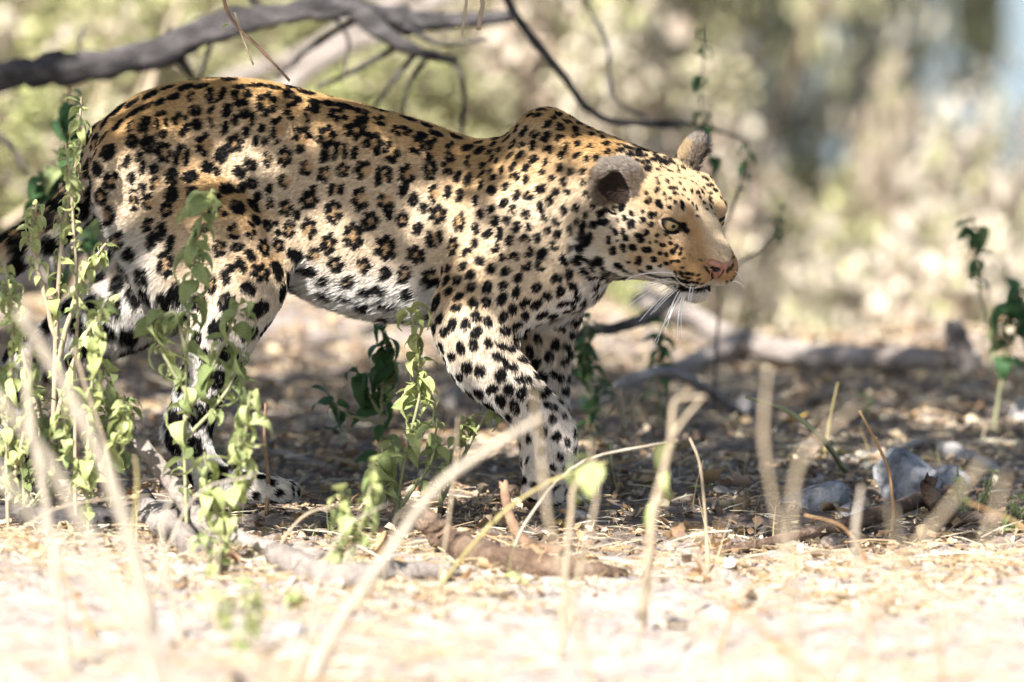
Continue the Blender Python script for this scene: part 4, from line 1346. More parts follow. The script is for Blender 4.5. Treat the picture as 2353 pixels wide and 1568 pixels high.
# fallen tree behind the animal: bole, limbs
BY = 1.45
log('fallen_tree', 'dark dead tree limb arching above the animal, with side branches', 'dead tree',
    [('limb', [(-700, 560, BY+.1, 0), (-350, 320, BY+.1, 0), (-40, 190, BY, 0), (90, 165, BY, 0), (230, 148, BY, 0), (370, 118, BY, 0), (480, 70, BY, 0), (620, 40, BY, 0), (760, 18, BY, 0), (830, 25, BY, 0), (940, 50, BY+.05, 0), (1060, 48, BY+.1, 0), (1170, 38, BY+.1, 0)], 40, 15, dict(seed=40, n=80, ns=16, rough=.20, knots=12)),
     ('limb', [(820, 20, BY, 0), (880, 75, BY-.03, 0), (950, 115, BY-.05, 0), (1045, 138, BY-.05, 0)], 27, 10, dict(seed=41, n=20)),
     ('limb', [(395, 95, BY, 0), (405, 120, BY, 0), (440, 175, BY+.05, 0)], 26, 8, dict(seed=42, n=12)),
     ('twig', [(905, 110, BY, 0), (800, 170, BY, 0), (730, 200, BY, 0)], 8, 5, dict(seed=43, n=12)),
     ('twig', [(960, 120, BY, 0), (900, 190, BY, 0), (860, 250, BY, 0)], 8, 4, dict(seed=44, n=12)),
     ('twig', [(985, 125, BY, 0), (940, 190, BY, 0), (925, 270, BY, 0)], 7, 4, dict(seed=45, n=12)),
     ('twig', [(1030, 130, BY, 0), (1065, 190, BY, 0), (1060, 330, BY, 0)], 7, 4, dict(seed=46, n=12)),
     ('twig', [(500, 60, BY, 0), (470, 140, BY, 0), (440, 230, BY+.05, 0)], 7, 3, dict(seed=147, n=12)), ('twig', [(620, 40, BY, 0), (560, -30, BY, 0), (540, -120, BY, 0)], 9, 4, dict(seed=148, n=12)), ('twig', [(930, 60, BY, 0), (1010, 100, BY, 0), (1120, 90, BY, 0)], 8, 3, dict(seed=149, n=12)), ('twig', [(200, 150, BY, 0), (180, 110, BY, 0), (195, 60, BY, 0)], 7, 3, dict(seed=150, n=10)), ('twig', [(760, 30, BY, 0), (800, 90, BY, 0), (790, 180, BY, 0)], 6, 3, dict(seed=151, n=12)),
     ('twig', [(840, 30, BY, 0), (700, 120, BY+.1, 0), (640, 180, BY+.15, 0)], 8, 5, dict(seed=47, n=12))], M_BARK_DARK)
log('dead_branch', 'slender curved branch hanging down behind the shoulders', 'branch',
    [('limb', [(1130, -120, 1.3, 0), (1165, 0, 1.3, 0), (1225, 90, 1.3, 0), (1300, 180, 1.3, 0), (1340, 240, 1.3, 0), (1400, 278, 1.3, 0), (1480, 285, 1.3, 0), (1560, 292, 1.3, 0)], 12, 6, dict(seed=48, n=34, rough=.12)),
     ('twig', [(1340, 0, 1.6, 0), (1395, 100, 1.6, 0), (1410, 220, 1.5, 0), (1510, 285, 1.4, 0)], 6, 4, dict(seed=49, n=20)),
     ('twig', [(1480, 285, 1.3, 0), (1560, 280, 1.3, 0), (1680, 310, 1.35, 0), (1720, 330, 1.35, 0)], 5, 3, dict(seed=50, n=16))], M_BARK_DARK)
log('bleached_branch', 'sunlit pale branches crossing behind the arching dark limb', 'branch',
    [('limb', [(440, 230, 3.6, 0), (600, 160, 3.6, 0), (760, 110, 3.6, 0), (960, 30, 3.6, 0), (1060, -40, 3.6, 0)], 24, 22, dict(seed=51, n=26)),
     ('limb', [(640, 230, 3.4, 0), (700, 170, 3.4, 0), (800, 105, 3.4, 0), (900, 75, 3.4, 0), (1020, 60, 3.4, 0)], 30, 20, dict(seed=52, n=24)),
     ('limb', [(700, 130, 3.5, 0), (860, 30, 3.5, 0), (960, -30, 3.5, 0)], 26, 24, dict(seed=53, n=18))], M_BARK_PALE)
log('leaning_log', 'pale leaning log in shade behind the tail', 'log',
    [('limb', [(-120, 640, 1.9, 0), (60, 640, 1.9, 0), (180, 560, 1.9, 0), (260, 480, 2.0, 0)], 46, 34, dict(seed=54, n=20, rough=.16)),
     ('limb', [(-60, 280, 1.7, 0), (20, 330, 1.7, 0), (60, 400, 1.7, 0)], 10, 7, dict(seed=55, n=12))], M_BARK_PALE)

# ------------------------------------------------------------------ rocks
def rock(name, label, cx, cy, wpx, hpx, dep, seed, mat, sink=.3, group=None, sub=4):
    """cx, cy = middle of the foot on the ground in the picture"""
    r = np.random.RandomState(seed)
    bm = bmesh.new()
    bmesh.ops.create_icosphere(bm, subdivisions=sub, radius=1.0)
    V = np.array([v.co for v in bm.verts])
    for _ in range(24):                        # chop facets
        n = r.normal(size=3); n /= np.linalg.norm(n)
        d = r.uniform(.50, .82)
        q = V @ n
        V = V - np.where(q > d, (q-d)*.85, 0)[:, None]*n
    q = sum(np.sin(V @ (r.normal(size=3)*f) + r.rand()*6)*a for f, a in ((4, .03), (9, .02), (17, .014), (17, .014), (34, .010), (34, .010)))
    V = V*(1+q)[:, None]
    V = V*np.array([wpx/2/PPM, dep, hpx*.62/PPM])
    for v, c in zip(bm.verts, V): v.co = c
    for f in bm.faces: f.smooth = True
    me = bpy.data.meshes.new(name); bm.to_mesh(me); bm.free()
    o = obj(name, me, mat)
    p = gp(cx, cy)
    o.location = (p.x, p.y + dep*.5, p.z + hpx*.62/PPM*(1-2*sink)*0.6)
    o.rotation_euler = (0, 0, r.uniform(-.3, .3))
    tag(o, label, 'rock', group)
    return o
rock('rock', 'large pitted grey rock with dark hollows behind the crooked stick', 2085, 1158, 200, 190, .08, 1, M_STONE, .2)
rock('rock', 'low flat grey rock with a dark stain beside the large rock', 1875, 1180, 190, 105, .06, 2, M_STONE, .25)
rock('rock', 'small grey rock half buried in front of the flat rock', 1952, 1196, 110, 62, .04, 3, M_STONE, .25)
rock('stone', 'small grey stone half buried between leaf litter and the large rock', 1880, 1110, 60, 36, .02, 4, M_STONE, .3, None, 3)
rock('stone', 'round pinkish stone lying in the shade band behind', 1715, 952, 62, 62, .025, 5, M_STONE_W, .2, None, 3)
rock('rock', 'bright white rock on the litter slope past the ground root', 2372, 985, 150, 110, .06, 6, M_STONE_W, .2)
rock('stone', 'grey stone next to the hind paw toes', 560, 1150, 130, 70, .04, 7, M_STONE, .3, None, 3)
rock('stone', 'blue grey stone half buried in the front sand', 660, 1470, 120, 50, .04, 8, M_STONE, .35, None, 3)
rock('stone', 'pale stone half buried behind the large rock', 2190, 1130, 120, 80, .04, 9, M_STONE, .25, None, 3)
rock('stone', 'pale beige stone standing behind the lifted foreleg', 1040, 945, 60, 90, .03, 10, M_BARK_PALE, .1, None, 3)
rock('stone', 'small grey stone beside the planted forepaw', 1335, 1190, 60, 30, .02, 12, M_STONE, .3, None, 3)

# ------------------------------------------------------------------ herbs with drooping leaves
def herb(name, label, base, stems, key, size, seed, group=None, stem_mat=None, stem_r=5.0, Y=None):
    """base: picture pixel on the ground; stems: list of (pixel polyline, leaf start 0..1, leaf count)"""
    rnd = random.Random(seed)
    b = gp(*base)
    if Y is not None: b = Vector((P(base[0], base[1], Y).x, Y, float(gz(P(base[0], base[1], Y).x, Y))))
    root = empty(name, b); tag(root, label, 'plant', group)
    for si, (pl, t0, cnt) in enumerate(stems):
        dy = rnd.uniform(-.03, .03)*(1 if si else 0)
        pts = [np.array(P(x, y, b.y + dy*(i/(len(pl))))) for i, (x, y) in enumerate(pl)]
        if si == 0: pts[0] = np.array(b) - np.array([0, 0, .01])
        path = smooth_path(pts, 16)
        v, f = tube(path + np.random.RandomState(seed+si).normal(size=path.shape)*.0008, np.linspace(stem_r, stem_r*.45, 16)/PPM, 6)
        obj('stem', localize(mesh_np('stem', v, f), b), stem_mat or M_STEM, root)
        k = 0
        cnt = int(cnt*(1.55 if key == 'y' else 1.25))
        while k < cnt:
            u = t0 + (1-t0)*((k+.5)/cnt)**.85
            i = min(14, int(u*15))
            q = path[i] + (path[i+1]-path[i])*(u*15-i)
            ang = rnd.uniform(0, 6.28)
            for s in range(2):
                if k >= cnt: break
                a = ang + math.pi*s + rnd.gauss(0, .3)
                sz = size*rnd.uniform(.55, 1.25)*(1.0 if rnd.random() < .58 else rnd.uniform(.25, .5))
                el = rnd.uniform(-1.25, .25) if u < .93 else rnd.uniform(-.6, .9)
                d = (math.cos(a)*math.cos(el), math.sin(a)*math.cos(el), math.sin(el))
                add_leaf(root, q + np.array([0, 0, 0]) + np.array(d)*.004, d, sz, key if rnd.random() < .85 else ('y' if key == 'g' else 'g'), rnd, b)
                k += 1
    return root
HG = 'green herbs growing among the litter'
herb('tall_herb', 'tall leafy herb with a drooping seed head in front of the tail', (118, 1175),
     [([(118, 1175), (125, 900), (140, 560), (175, 380), (188, 225)], .25, 70), ([(125, 850), (190, 640), (245, 560)], .3, 26), ([(128, 780), (75, 560), (85, 470)], .3, 22), ([(120, 1000), (180, 800), (260, 690)], .2, 26), ([(118, 1050), (60, 850), (30, 640)], .2, 28)], 'y', .026, 1, None, M_STRAW, 7)
herb('leafy_herb', 'broad leaved green herb standing in front of the near hind leg', (428, 1245),
     [([(428, 1245), (425, 1000), (432, 760), (452, 560), (478, 440)], .12, 60), ([(428, 960), (500, 820), (555, 690)], .15, 24), ([(426, 900), (370, 800), (365, 700)], .2, 16), ([(428, 1010), (520, 900), (560, 800)], .3, 16), ([(428, 820), (400, 720), (345, 760)], .4, 14)], 'g', .042, 2)
herb('leafy_herb', 'pale sunlit herb with curled leaves beside the hind paw', (520, 1290),
     [([(520, 1290), (530, 1160), (560, 1030), (575, 900)], .2, 34), ([(522, 1230), (480, 1130), (470, 1040)], .2, 22), ([(530, 1150), (555, 1080), (545, 1000)], .2, 12)], 'y', .036, 3)
herb('leafy_herb', 'low green herb in front of the propped branch', (475, 1330), [([(475, 1330), (480, 1270), (470, 1220)], .1, 18), ([(475, 1330), (500, 1280), (500, 1230)], .2, 10)], 'g', .03, 4)
herb('leafy_herb', 'pale green herb with crumpled tip leaves beside the elbow', (905, 1215),
     [([(905, 1215), (925, 1080), (960, 930), (965, 820), (940, 710)], .30, 50), ([(910, 1180), (990, 1060), (1005, 960)], .3, 12), ([(912, 1160), (870, 1100), (880, 1030)], .25, 20)], 'y', .040, 5)
herb('leafy_herb', 'slim herb with a few hanging leaves under the lifted forepaw', (1012, 1190), [([(1012, 1190), (1018, 1100), (1060, 990), (1075, 960)], .25, 22), ([(1014, 1150), (1090, 1000), (1140, 930), (1155, 880)], .55, 24)], 'y', .032, 6)
herb('leafy_herb', 'short pale herb between the two broken branches', (770, 1345), [([(770, 1345), (780, 1260), (790, 1180), (785, 1120)], .1, 30), ([(772, 1320), (830, 1210), (860, 1060)], .2, 34)], 'y', .030, 7)
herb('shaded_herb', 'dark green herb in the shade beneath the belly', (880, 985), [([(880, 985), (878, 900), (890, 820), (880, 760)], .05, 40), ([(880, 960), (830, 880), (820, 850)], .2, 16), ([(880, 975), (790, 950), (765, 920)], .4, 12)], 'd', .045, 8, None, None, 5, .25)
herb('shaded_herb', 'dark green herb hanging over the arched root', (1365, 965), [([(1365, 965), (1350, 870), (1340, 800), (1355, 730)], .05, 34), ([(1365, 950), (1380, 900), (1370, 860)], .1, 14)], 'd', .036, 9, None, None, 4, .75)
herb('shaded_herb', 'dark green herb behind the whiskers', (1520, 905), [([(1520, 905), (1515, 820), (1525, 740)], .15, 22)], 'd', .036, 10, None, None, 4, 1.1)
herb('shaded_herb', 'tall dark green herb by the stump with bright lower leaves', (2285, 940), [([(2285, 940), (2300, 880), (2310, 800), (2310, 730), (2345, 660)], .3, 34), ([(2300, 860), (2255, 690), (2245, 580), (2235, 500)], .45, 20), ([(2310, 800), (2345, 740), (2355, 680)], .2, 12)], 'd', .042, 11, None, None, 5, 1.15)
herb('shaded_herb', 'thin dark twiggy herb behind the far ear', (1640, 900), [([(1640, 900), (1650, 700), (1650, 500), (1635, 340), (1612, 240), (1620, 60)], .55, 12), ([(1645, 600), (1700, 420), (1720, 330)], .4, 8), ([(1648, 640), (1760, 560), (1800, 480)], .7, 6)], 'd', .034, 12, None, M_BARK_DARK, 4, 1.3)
herb('crumpled_herb', 'small crumpled herb growing beside the crooked stick', (2215, 1190), [([(2215, 1190), (2205, 1130), (2200, 1080)], .3, 14), ([(2215, 1180), (2260, 1140), (2285, 1080)], .5, 8)], 'y', .022, 13)
herb('crumpled_herb', 'low crumpled green herb past the end of the crooked stick', (2325, 1235), [([(2325, 1235), (2320, 1190), (2330, 1150)], .1, 20), ([(2325, 1230), (2350, 1180), (2360, 1150)], .2, 12)], 'g', .022, 14)
herb('leafy_herb', 'bushy herb growing from the dark log', (60, 1190), [([(60, 1190), (50, 1080), (20, 960), (10, 840)], .05, 50), ([(60, 1150), (95, 1010), (90, 900)], .1, 36), ([(62, 1170), (130, 1080), (135, 980)], .2, 24)], 'g', .030, 15)
herb('leafy_herb', 'leafy herb with hanging leaves under the raised hock', (262, 1190), [([(262, 1190), (258, 1050), (262, 930), (240, 850)], .1, 44), ([(260, 1100), (300, 960), (285, 910)], .2, 18), ([(261, 1120), (225, 1000), (220, 900)], .2, 18)], 'g', .032, 16)
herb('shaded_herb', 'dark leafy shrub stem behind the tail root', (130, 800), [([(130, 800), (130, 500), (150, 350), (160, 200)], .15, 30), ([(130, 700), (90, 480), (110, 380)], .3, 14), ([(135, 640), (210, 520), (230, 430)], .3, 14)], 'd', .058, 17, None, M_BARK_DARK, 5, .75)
herb('leafy_herb', 'pale herb thicket stem with many small leaves left of the tall herb', (20, 1225), [([(20, 1225), (15, 1000), (30, 760), (10, 600)], .15, 60), ([(20, 1150), (60, 960), (75, 800)], .15, 40), ([(18, 1000), (-20, 860), (-30, 760)], .2, 20)], 'y', .030, 31, None, M_STRAW)
herb('leafy_herb', 'pale herb with drooping leaf bunches right of the tall herb', (205, 1235), [([(205, 1235), (200, 1060), (215, 850), (235, 690)], .12, 56), ([(204, 1150), (150, 1000), (160, 880)], .15, 34), ([(204, 1120), (270, 1000), (290, 930)], .2, 26)], 'y', .032, 32)
herb('leafy_herb', 'slender herb with tiny pale leaves in front of the tail base', (175, 1215), [([(175, 1215), (172, 950), (178, 700), (165, 450), (150, 330)], .35, 64)], 'y', .020, 33, None, M_STRAW)
herb('young_sprig', 'small blurred sprig standing on the front sand', (560, 1500), [([(560, 1500), (570, 1420), (585, 1340)], .05, 24), ([(560, 1500), (515, 1410), (510, 1360)], .3, 12)], 'y', .034, 18)
herb('young_sprig', 'low tuft of tiny green leaves below the short pale herb', (690, 1405), [([(690, 1405), (680, 1375), (670, 1360)], .05, 16)], 'y', .026, 19)
herb('young_sprig', 'pale sprig with two hanging leaves in front of the planted forepaw', (1290, 1340), [([(1290, 1340), (1310, 1200), (1330, 1090), (1370, 1060)], .75, 6)], 'y', .05, 20, None, M_STRAW, 7, -1.5)
herb('young_sprig', 'pale sprig with a hanging leaf beside the forked dry stem', (1480, 1330), [([(1480, 1330), (1500, 1220), (1520, 1130), (1545, 1000)], .35, 5)], 'y', .05, 21, None, M_STRAW, 6, -1.3)
herb('young_sprig', 'tiny dark green sprig beside the flat rock', (1830, 1100), [([(1830, 1100), (1835, 1075), (1850, 1050)], .1, 12)], 'd', .022, 22)
herb('young_sprig', 'small green seedling at the foot of the broken branch', (1190, 1345), [([(1190, 1345), (1195, 1330), (1185, 1315)], .1, 10)], 'g', .02, 23)
herb('young_sprig', 'small green seedling on the litter behind the leaning twig', (1990, 960), [([(1990, 960), (1995, 930), (1985, 900)], .1, 10)], 'g', .026, 24)

# ------------------------------------------------------------------ blurred dry stems close to the lens
DS = [
 ('dry pale stem leaning across the tall herb', [(45, 720), (150, 890), (260, 1120), (330, 1380), (365, 1720)], -2.6, 28, M_STRAW_P),
 ('dry pale stem arching from the sand below the dark log', [(-20, 900), (110, 1060), (235, 1290), (350, 1480), (400, 1720)], -3.0, 28, M_STRAW_P),
 ('dry pale stem sprawling low over the front sand', [(-30, 1060), (130, 1250), (330, 1470), (420, 1720)], -3.4, 28, M_STRAW_P),
 ('short pale upright stem beside the tall herb', [(60, 800), (68, 950), (120, 1250), (150, 1500)], -2.0, 21, M_STRAW_P),
 ('yellowed upright stem in front of the propped branch', [(310, 1050), (315, 1120), (300, 1280)], -1.4, 8, M_STRAW_Y),
 ('pale stem crossing in front of the curled sunlit herb', [(170, 800), (200, 900), (250, 1050), (310, 1330)], -1.2, 8, M_STRAW),
 ('thick pale stem slanting up to the lifted forepaw', [(1250, 958), (1160, 1010), (1010, 1115), (900, 1260), (770, 1450), (700, 1600)], -2.2, 23, M_STRAW_P),
 ('yellow stem slanting below the lifted forepaw', [(1395, 1062), (1260, 1110), (1150, 1185), (1040, 1310), (980, 1400)], -1.1, 10, M_STRAW_Y),
 ('thin pale stem standing in front of the elbow herb', [(1052, 960), (1045, 1080), (1030, 1200), (1000, 1420)], -1.2, 6, M_STRAW),
 ('pale stem standing in front of the planted forepaw', [(1225, 900), (1245, 1060), (1262, 1200), (1320, 1420)], -2.2, 12, M_STRAW),
 ('pale curved stem right of the planted forepaw toes', [(1352, 1010), (1372, 1120), (1350, 1240), (1310, 1400)], -1.8, 10, M_STRAW),
 ('tall pale stem in front of the pinkish stone', [(1765, 850), (1755, 1000), (1775, 1140), (1810, 1300), (1830, 1480)], -2.6, 12, M_STRAW),
 ('pale stem with a seed tip leaning over the ground root', [(1975, 930), (1890, 1000), (1830, 1090), (1815, 1300), (1820, 1500)], -2.9, 12, M_STRAW),
 ('pale leaning stem crossing the crooked stick', [(2260, 1060), (2150, 1200), (2040, 1340), (1900, 1550), (1850, 1650)], -3.0, 13, M_STRAW),
 ('pale stem crossing the low crumpled herb', [(2310, 1090), (2270, 1230), (2200, 1400), (2050, 1650)], -3.2, 12, M_STRAW),
 ('upright pale stem in front of the short bent twig', [(2050, 1170), (2065, 1300), (2075, 1450), (2080, 1650)], -3.2, 10, M_STRAW),
 ('orange dry stem curling from the front sand', [(1602, 1215), (1610, 1300), (1660, 1390), (1760, 1450), (1840, 1560)], -2.5, 10, M_STRAW_O),
 ('short orange stem beside the curling orange one', [(1655, 1200), (1640, 1280), (1670, 1370), (1750, 1440)], -2.3, 8, M_STRAW_O),
 ('pale seed stem behind the far end of the curved stick', [(1925, 880), (1910, 950), (1900, 1010)], .6, 8, M_STRAW_Y),
 ('thin pale stem crossing the leaf litter under the chin', [(1720, 1420), (1800, 1330), (1900, 1270)], -1.2, 6, M_STRAW),
 ('slim pale stem rising from the sand before the crooked stick', [(1980, 1120), (1965, 1240), (1990, 1400), (2030, 1620)], -1.9, 14, M_STRAW_P),
 ('slim bent stem rising before the wood chunk', [(400, 1120), (372, 1220), (392, 1360), (430, 1560)], -1.6, 12, M_STRAW_P),
 ('pale stem leaning over the blue grey stone', [(820, 1260), (740, 1380), (690, 1520), (660, 1640)], -2.1, 14, M_STRAW_P),
 ('bent pale stem at the foot of the orange stems', [(1540, 1300), (1600, 1400), (1640, 1520), (1650, 1640)], -2.3, 14, M_STRAW_P),
 ('low pale stem lying over the front sand corner', [(2380, 1330), (2260, 1480), (2180, 1640)], -3.4, 14, M_STRAW),
]
for i, (lab, pl, Y, rp, mt) in enumerate(DS):
    pts = [np.array(P(x, y, Y)) for x, y in pl]
    e = pts[-1] if pl[-1][1] > pl[0][1] else pts[0]
    d = pts[-1] - pts[-2]; d /= np.linalg.norm(d)
    zt = float(gz(pts[-1][0], Y)) - .01
    if pts[-1][2] > zt:
        k = (pts[-1][2]-zt)/max(.35, -d[2]); q = pts[-1] + d*k; q[2] = zt; pts.append(q)
    else:
        while len(pts) > 2 and pts[-2][2] < zt: pts.pop()
        pts[-1][2] = max(pts[-1][2], zt - .03)
    me = wood_mesh('dry_stem', pts, rp*.26/PPM, rp*.52/PPM, n=30, ns=7, rough=.14, knots=7, seed=60+i)
    o = obj('dry_stem', me, mt); tag(o, lab, 'dry stem')
rs_ = random.Random(41)
for i in range(26):
    X, Y = rs_.uniform(-.85, .85), rs_.uniform(-2.6, -.5)
    b_ = np.array([X, Y, float(gz(X, Y)) - .005])
    h_, lx, ly = rs_.uniform(.05, .22), rs_.gauss(0, .13), rs_.gauss(0, .08)
    pts = [b_, b_ + np.array([lx*.15, ly*.3, h_*.4]), b_ + np.array([lx*.5, ly*.6, h_*.85]), b_ + np.array([lx*1.1, ly, h_*rs_.uniform(.8, 1.1)])]
    me = wood_mesh('thin_stalk', pts, rs_.uniform(.0020, .0038), .0012, n=14, ns=5, rough=.15, knots=4, seed=600+i)
    o = obj('thin_stalk', me, (M_STRAW, M_STRAW_P, M_STRAW, M_STRAW_O)[i % 4])
    tag(o, 'thin dry stalk sticking up from the front sand', 'dry stalk', 'thin dry stalks on the front sand')
o = log('forked_stem', 'forked dry stem standing on the shaded litter below the chin', 'dry stem',
    [('limb', [(1505, 1150, -1.8, 0), (1540, 1020, -1.8, 0), (1548, 930, -1.8, 0), (1575, 915, -1.8, 0), (1622, 912, -1.8, 0)], 6, 3, dict(seed=90, n=22)),
     ('twig', [(1540, 1010, -1.8, 0), (1575, 960, -1.8, 0), (1612, 918, -1.8, 0)], 4, 3, dict(seed=91, n=12)),
     ('limb', [(1470, 1420, -1.8, 0), (1490, 1270, -1.8, 0), (1508, 1140, -1.8, 0)], 7, 6, dict(seed=92, n=12))], M_STRAW)
log('dry_stem', 'short bleached stalk standing beside the arched root', 'dry stem', [('limb', [(1435, 985, .45, 0), (1428, 930, .45, 0), (1422, 895, .45, 0)], 8, 6, dict(seed=93, n=12))], M_STRAW)
log('dry_stem', 'thin forked bleached stalk in front of the arched root', 'dry stem', [('limb', [(1462, 990, .3, 0), (1452, 940, .3, 0), (1460, 905, .3, 0)], 6, 4, dict(seed=94, n=12)), ('twig', [(1440, 950, .3, 0), (1475, 905, .3, 0)], 4, 3, dict(seed=95, n=8))], M_STRAW)
log('green_shoot', 'single upright green shoot beside the forepaw', 'shoot', [('limb', [(1412, 1135, None, 0), (1405, 1080, .0, 0), (1402, 1020, .0, 0)], 6, 4, dict(seed=96, n=12))], M_STEM)
# twigs hanging into the picture
log('hanging_twig', 'thin drooping twig with one round leaf hanging over the back', 'twig',
    [('limb', [(430, -700, -.15, 0), (480, -200, -.15, 0), (515, 0, -.15, 0), (545, 60, -.15, 0), (600, 115, -.15, 0), (665, 185, -.15, 0)], 5, 2.5, dict(seed=97, n=40, rough=.2)),
     ('twig', [(540, 30, -.15, 0), (555, 80, -.15, 0), (582, 148, -.15, 0)], 3, 2, dict(seed=98, n=14, mat=M_STRAW))], M_TWIG)
log('hanging_twig', 'pale budding twig hanging above the ribs', 'twig',
    [('limb', [(1090, -700, -.2, 0), (1080, -150, -.2, 0), (1072, 0, -.2, 0), (1066, 40, -.2, 0), (1062, 80, -.2, 0)], 4, 2.5, dict(seed=99, n=30, rough=.2, mat=M_STRAW)),
     ('twig', [(1080, -100, -.2, 0), (1108, 0, -.2, 0), (1105, 30, -.2, 0), (1100, 65, -.2, 0)], 5, 5, dict(seed=100, n=14, mat=M_STRAW))], M_TWIG)
rnd_t = random.Random(4)
for o in [q for q in COL.objects if q.name.startswith('hanging_twig')]:
    pos = P(525, 58, -.15) if 'round' in o['label'] else P(1052, 66, -.2)
    add_leaf(o, pos, (-.6, -.5, .2), .014, 'y', rnd_t, o.location)
# ------------------------------------------------------------------ leaf litter and straw (uncountable)
def scatter_mesh(name, TV, TF, pos, rotm, scl, cols):
    n, k = len(pos), len(TV)
    V = np.einsum('nij,nkj->nki', rotm, TV[None]*scl[:, None, :])
    V = V + pos[:, None, :]
    F = (TF[None] + (np.arange(n)*k)[:, None, None]).reshape(-1, TF.shape[1])
    me = mesh_np(name, V.reshape(-1, 3), F)
    vcol(me, np.repeat(cols, k, 0))
    return me
def rand_rot(n, rng, flat=0.35):
    yaw = rng.rand(n)*6.283; a = rng.normal(size=n)*flat; b = rng.normal(size=n)*flat
    cz, sz, ca, sa, cb, sb = np.cos(yaw), np.sin(yaw), np.cos(a), np.sin(a), np.cos(b), np.sin(b)
    o = np.zeros(n); e = np.ones(n)
    Rz = np.stack([np.stack([cz, -sz, o], -1), np.stack([sz, cz, o], -1), np.stack([o, o, e], -1)], 1)
    Rx = np.stack([np.stack([e, o, o], -1), np.stack([o, ca, -sa], -1), np.stack([o, sa, ca], -1)], 1)
    Ry = np.stack([np.stack([cb, o, sb], -1), np.stack([o, e, o], -1), np.stack([-sb, o, cb], -1)], 1)
    return Rz @ Rx @ Ry
def curled(width=.3, curl=.25, nx=4):
    V, F = [], []
    for i in range(nx):
        t = i/(nx-1)
        w_ = width*math.sin(math.pi*(0.08+.84*t))
        for s in (-1, 0, 1):
            V.append((t-.5, s*w_, curl*(2*t-1)**2*.5 + abs(s)*w_*.7))
    for i in range(nx-1):
        for j in range(2):
            a = i*3+j; F.append((a, a+3, a+4, a+1))
    return np.array(V), np.array(F)
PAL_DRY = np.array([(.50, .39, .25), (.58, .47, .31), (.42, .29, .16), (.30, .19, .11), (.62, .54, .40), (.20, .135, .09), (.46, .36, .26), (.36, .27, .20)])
rng = np.random.RandomState(17)
def spread(n, y0, y1, xw, bias=1.0):
    y = y0 + (y1-y0)*rng.rand(n)**bias
    x = (rng.rand(n)*2-1)*xw*(1 + .04*y)
    return x, y
def litter(name, label, n, y0, y1, size, TV, TF, lift, flat, pal, thin=(1, 1), cat='litter'):
    x, y = spread(n, y0, y1, 1.05)
    # patchy: fewer pieces on the bare sand in front
    den = 0.5 + 0.5*np.sin(4.1*x + 2.2*y + 1)*np.sin(2.7*y - 3.3*x) + np.where(y > -.75, .5, -.05) - .25*sstep(-.2, -.9, y)*(x > .05)
    k = rng.rand(n) < np.clip(den, .12, 1)
    x, y = x[k], y[k]; n = len(x)
    sz = rng.uniform(size[0], size[1], n)*rng.uniform(.6, 1.2, n)
    z = gz(x, y) + gmicro(x, y) + rng.rand(n)**2*lift
    scl = np.stack([sz, sz*rng.uniform(*thin, n), sz*rng.uniform(.5, 1.6, n)], 1)
    col = pal[rng.randint(0, len(pal), n)]*rng.uniform(.75, 1.15, n)[:, None]
    me = scatter_mesh(name, TV, TF, np.stack([x, y, z], 1), rand_rot(n, rng, flat), scl, np.clip(col, 0, .75))
    o = obj(name, me, M_LITTER); tag(o, label, cat, None, 'stuff')
    return o
TVa, TFa = curled(.30, .30)
TVb, TFb = curled(.20, .6)
def broken(seed):
    r = np.random.RandomState(seed)
    V, F = curled(r.uniform(.22, .42), r.uniform(-.5, .7))
    V = V + r.normal(size=V.shape)*np.array([.07, .06, .06])
    k = r.rand()
    if k < .5: V[:3] = V[3:6]*.6 + V[:3]*.4 + r.normal(size=(3, 3))*.05
    return V, F
for k in range(5):
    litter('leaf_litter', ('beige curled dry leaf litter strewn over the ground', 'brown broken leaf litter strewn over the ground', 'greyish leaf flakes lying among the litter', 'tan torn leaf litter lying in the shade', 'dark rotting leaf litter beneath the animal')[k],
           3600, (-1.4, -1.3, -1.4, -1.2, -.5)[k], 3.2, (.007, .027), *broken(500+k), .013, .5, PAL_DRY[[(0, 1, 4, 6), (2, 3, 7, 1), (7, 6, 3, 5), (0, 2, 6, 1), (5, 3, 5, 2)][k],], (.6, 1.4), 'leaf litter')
litter('leaf_crumbs', 'small crumbled bits of dry leaf scattered over the sand', 15000, -2.3, 3.0, (.004, .012), TVb, TFb, .006, .6, PAL_DRY, (.6, 1.4), 'leaf litter')
litter('leaf_litter', 'larger curled brown leaves lying loosely on the litter', 420, -.9, 2.6, (.03, .05), *broken(511), .012, .5, PAL_DRY[[2, 3, 0, 7]], (.7, 1.1), 'leaf litter')
# straw: thin three-sided stalks
sv = np.array([(-.5, -.010, 0), (-.5, .010, 0), (-.5, 0, .018), (.5, -.006, 0), (.5, .006, 0), (.5, 0, .012), (0, -.010, .03), (0, .010, .03), (0, 0, .05)])
sf = np.array([(0, 1, 7, 6), (1, 2, 8, 7), (2, 0, 6, 8), (6, 7, 4, 3), (7, 8, 5, 4), (8, 6, 3, 5)])
PAL_STRAW = np.array([(.66, .57, .40), (.58, .46, .28), (.50, .36, .20), (.70, .63, .48), (.40, .28, .17)])
litter('straw', 'short broken straws of dry grass lying in all directions', 11000, -2.2, 3.0, (.02, .10), sv, sf, .016, .16, PAL_STRAW, (.5, 1.0), 'straw')
litter('straw', 'bleached straw strewn over the sunlit front sand', 9000, -2.4, -.35, (.02, .09), sv, sf, .010, .14, PAL_STRAW*np.array([.80, .74, .66]), (.5, 1.0), 'straw')
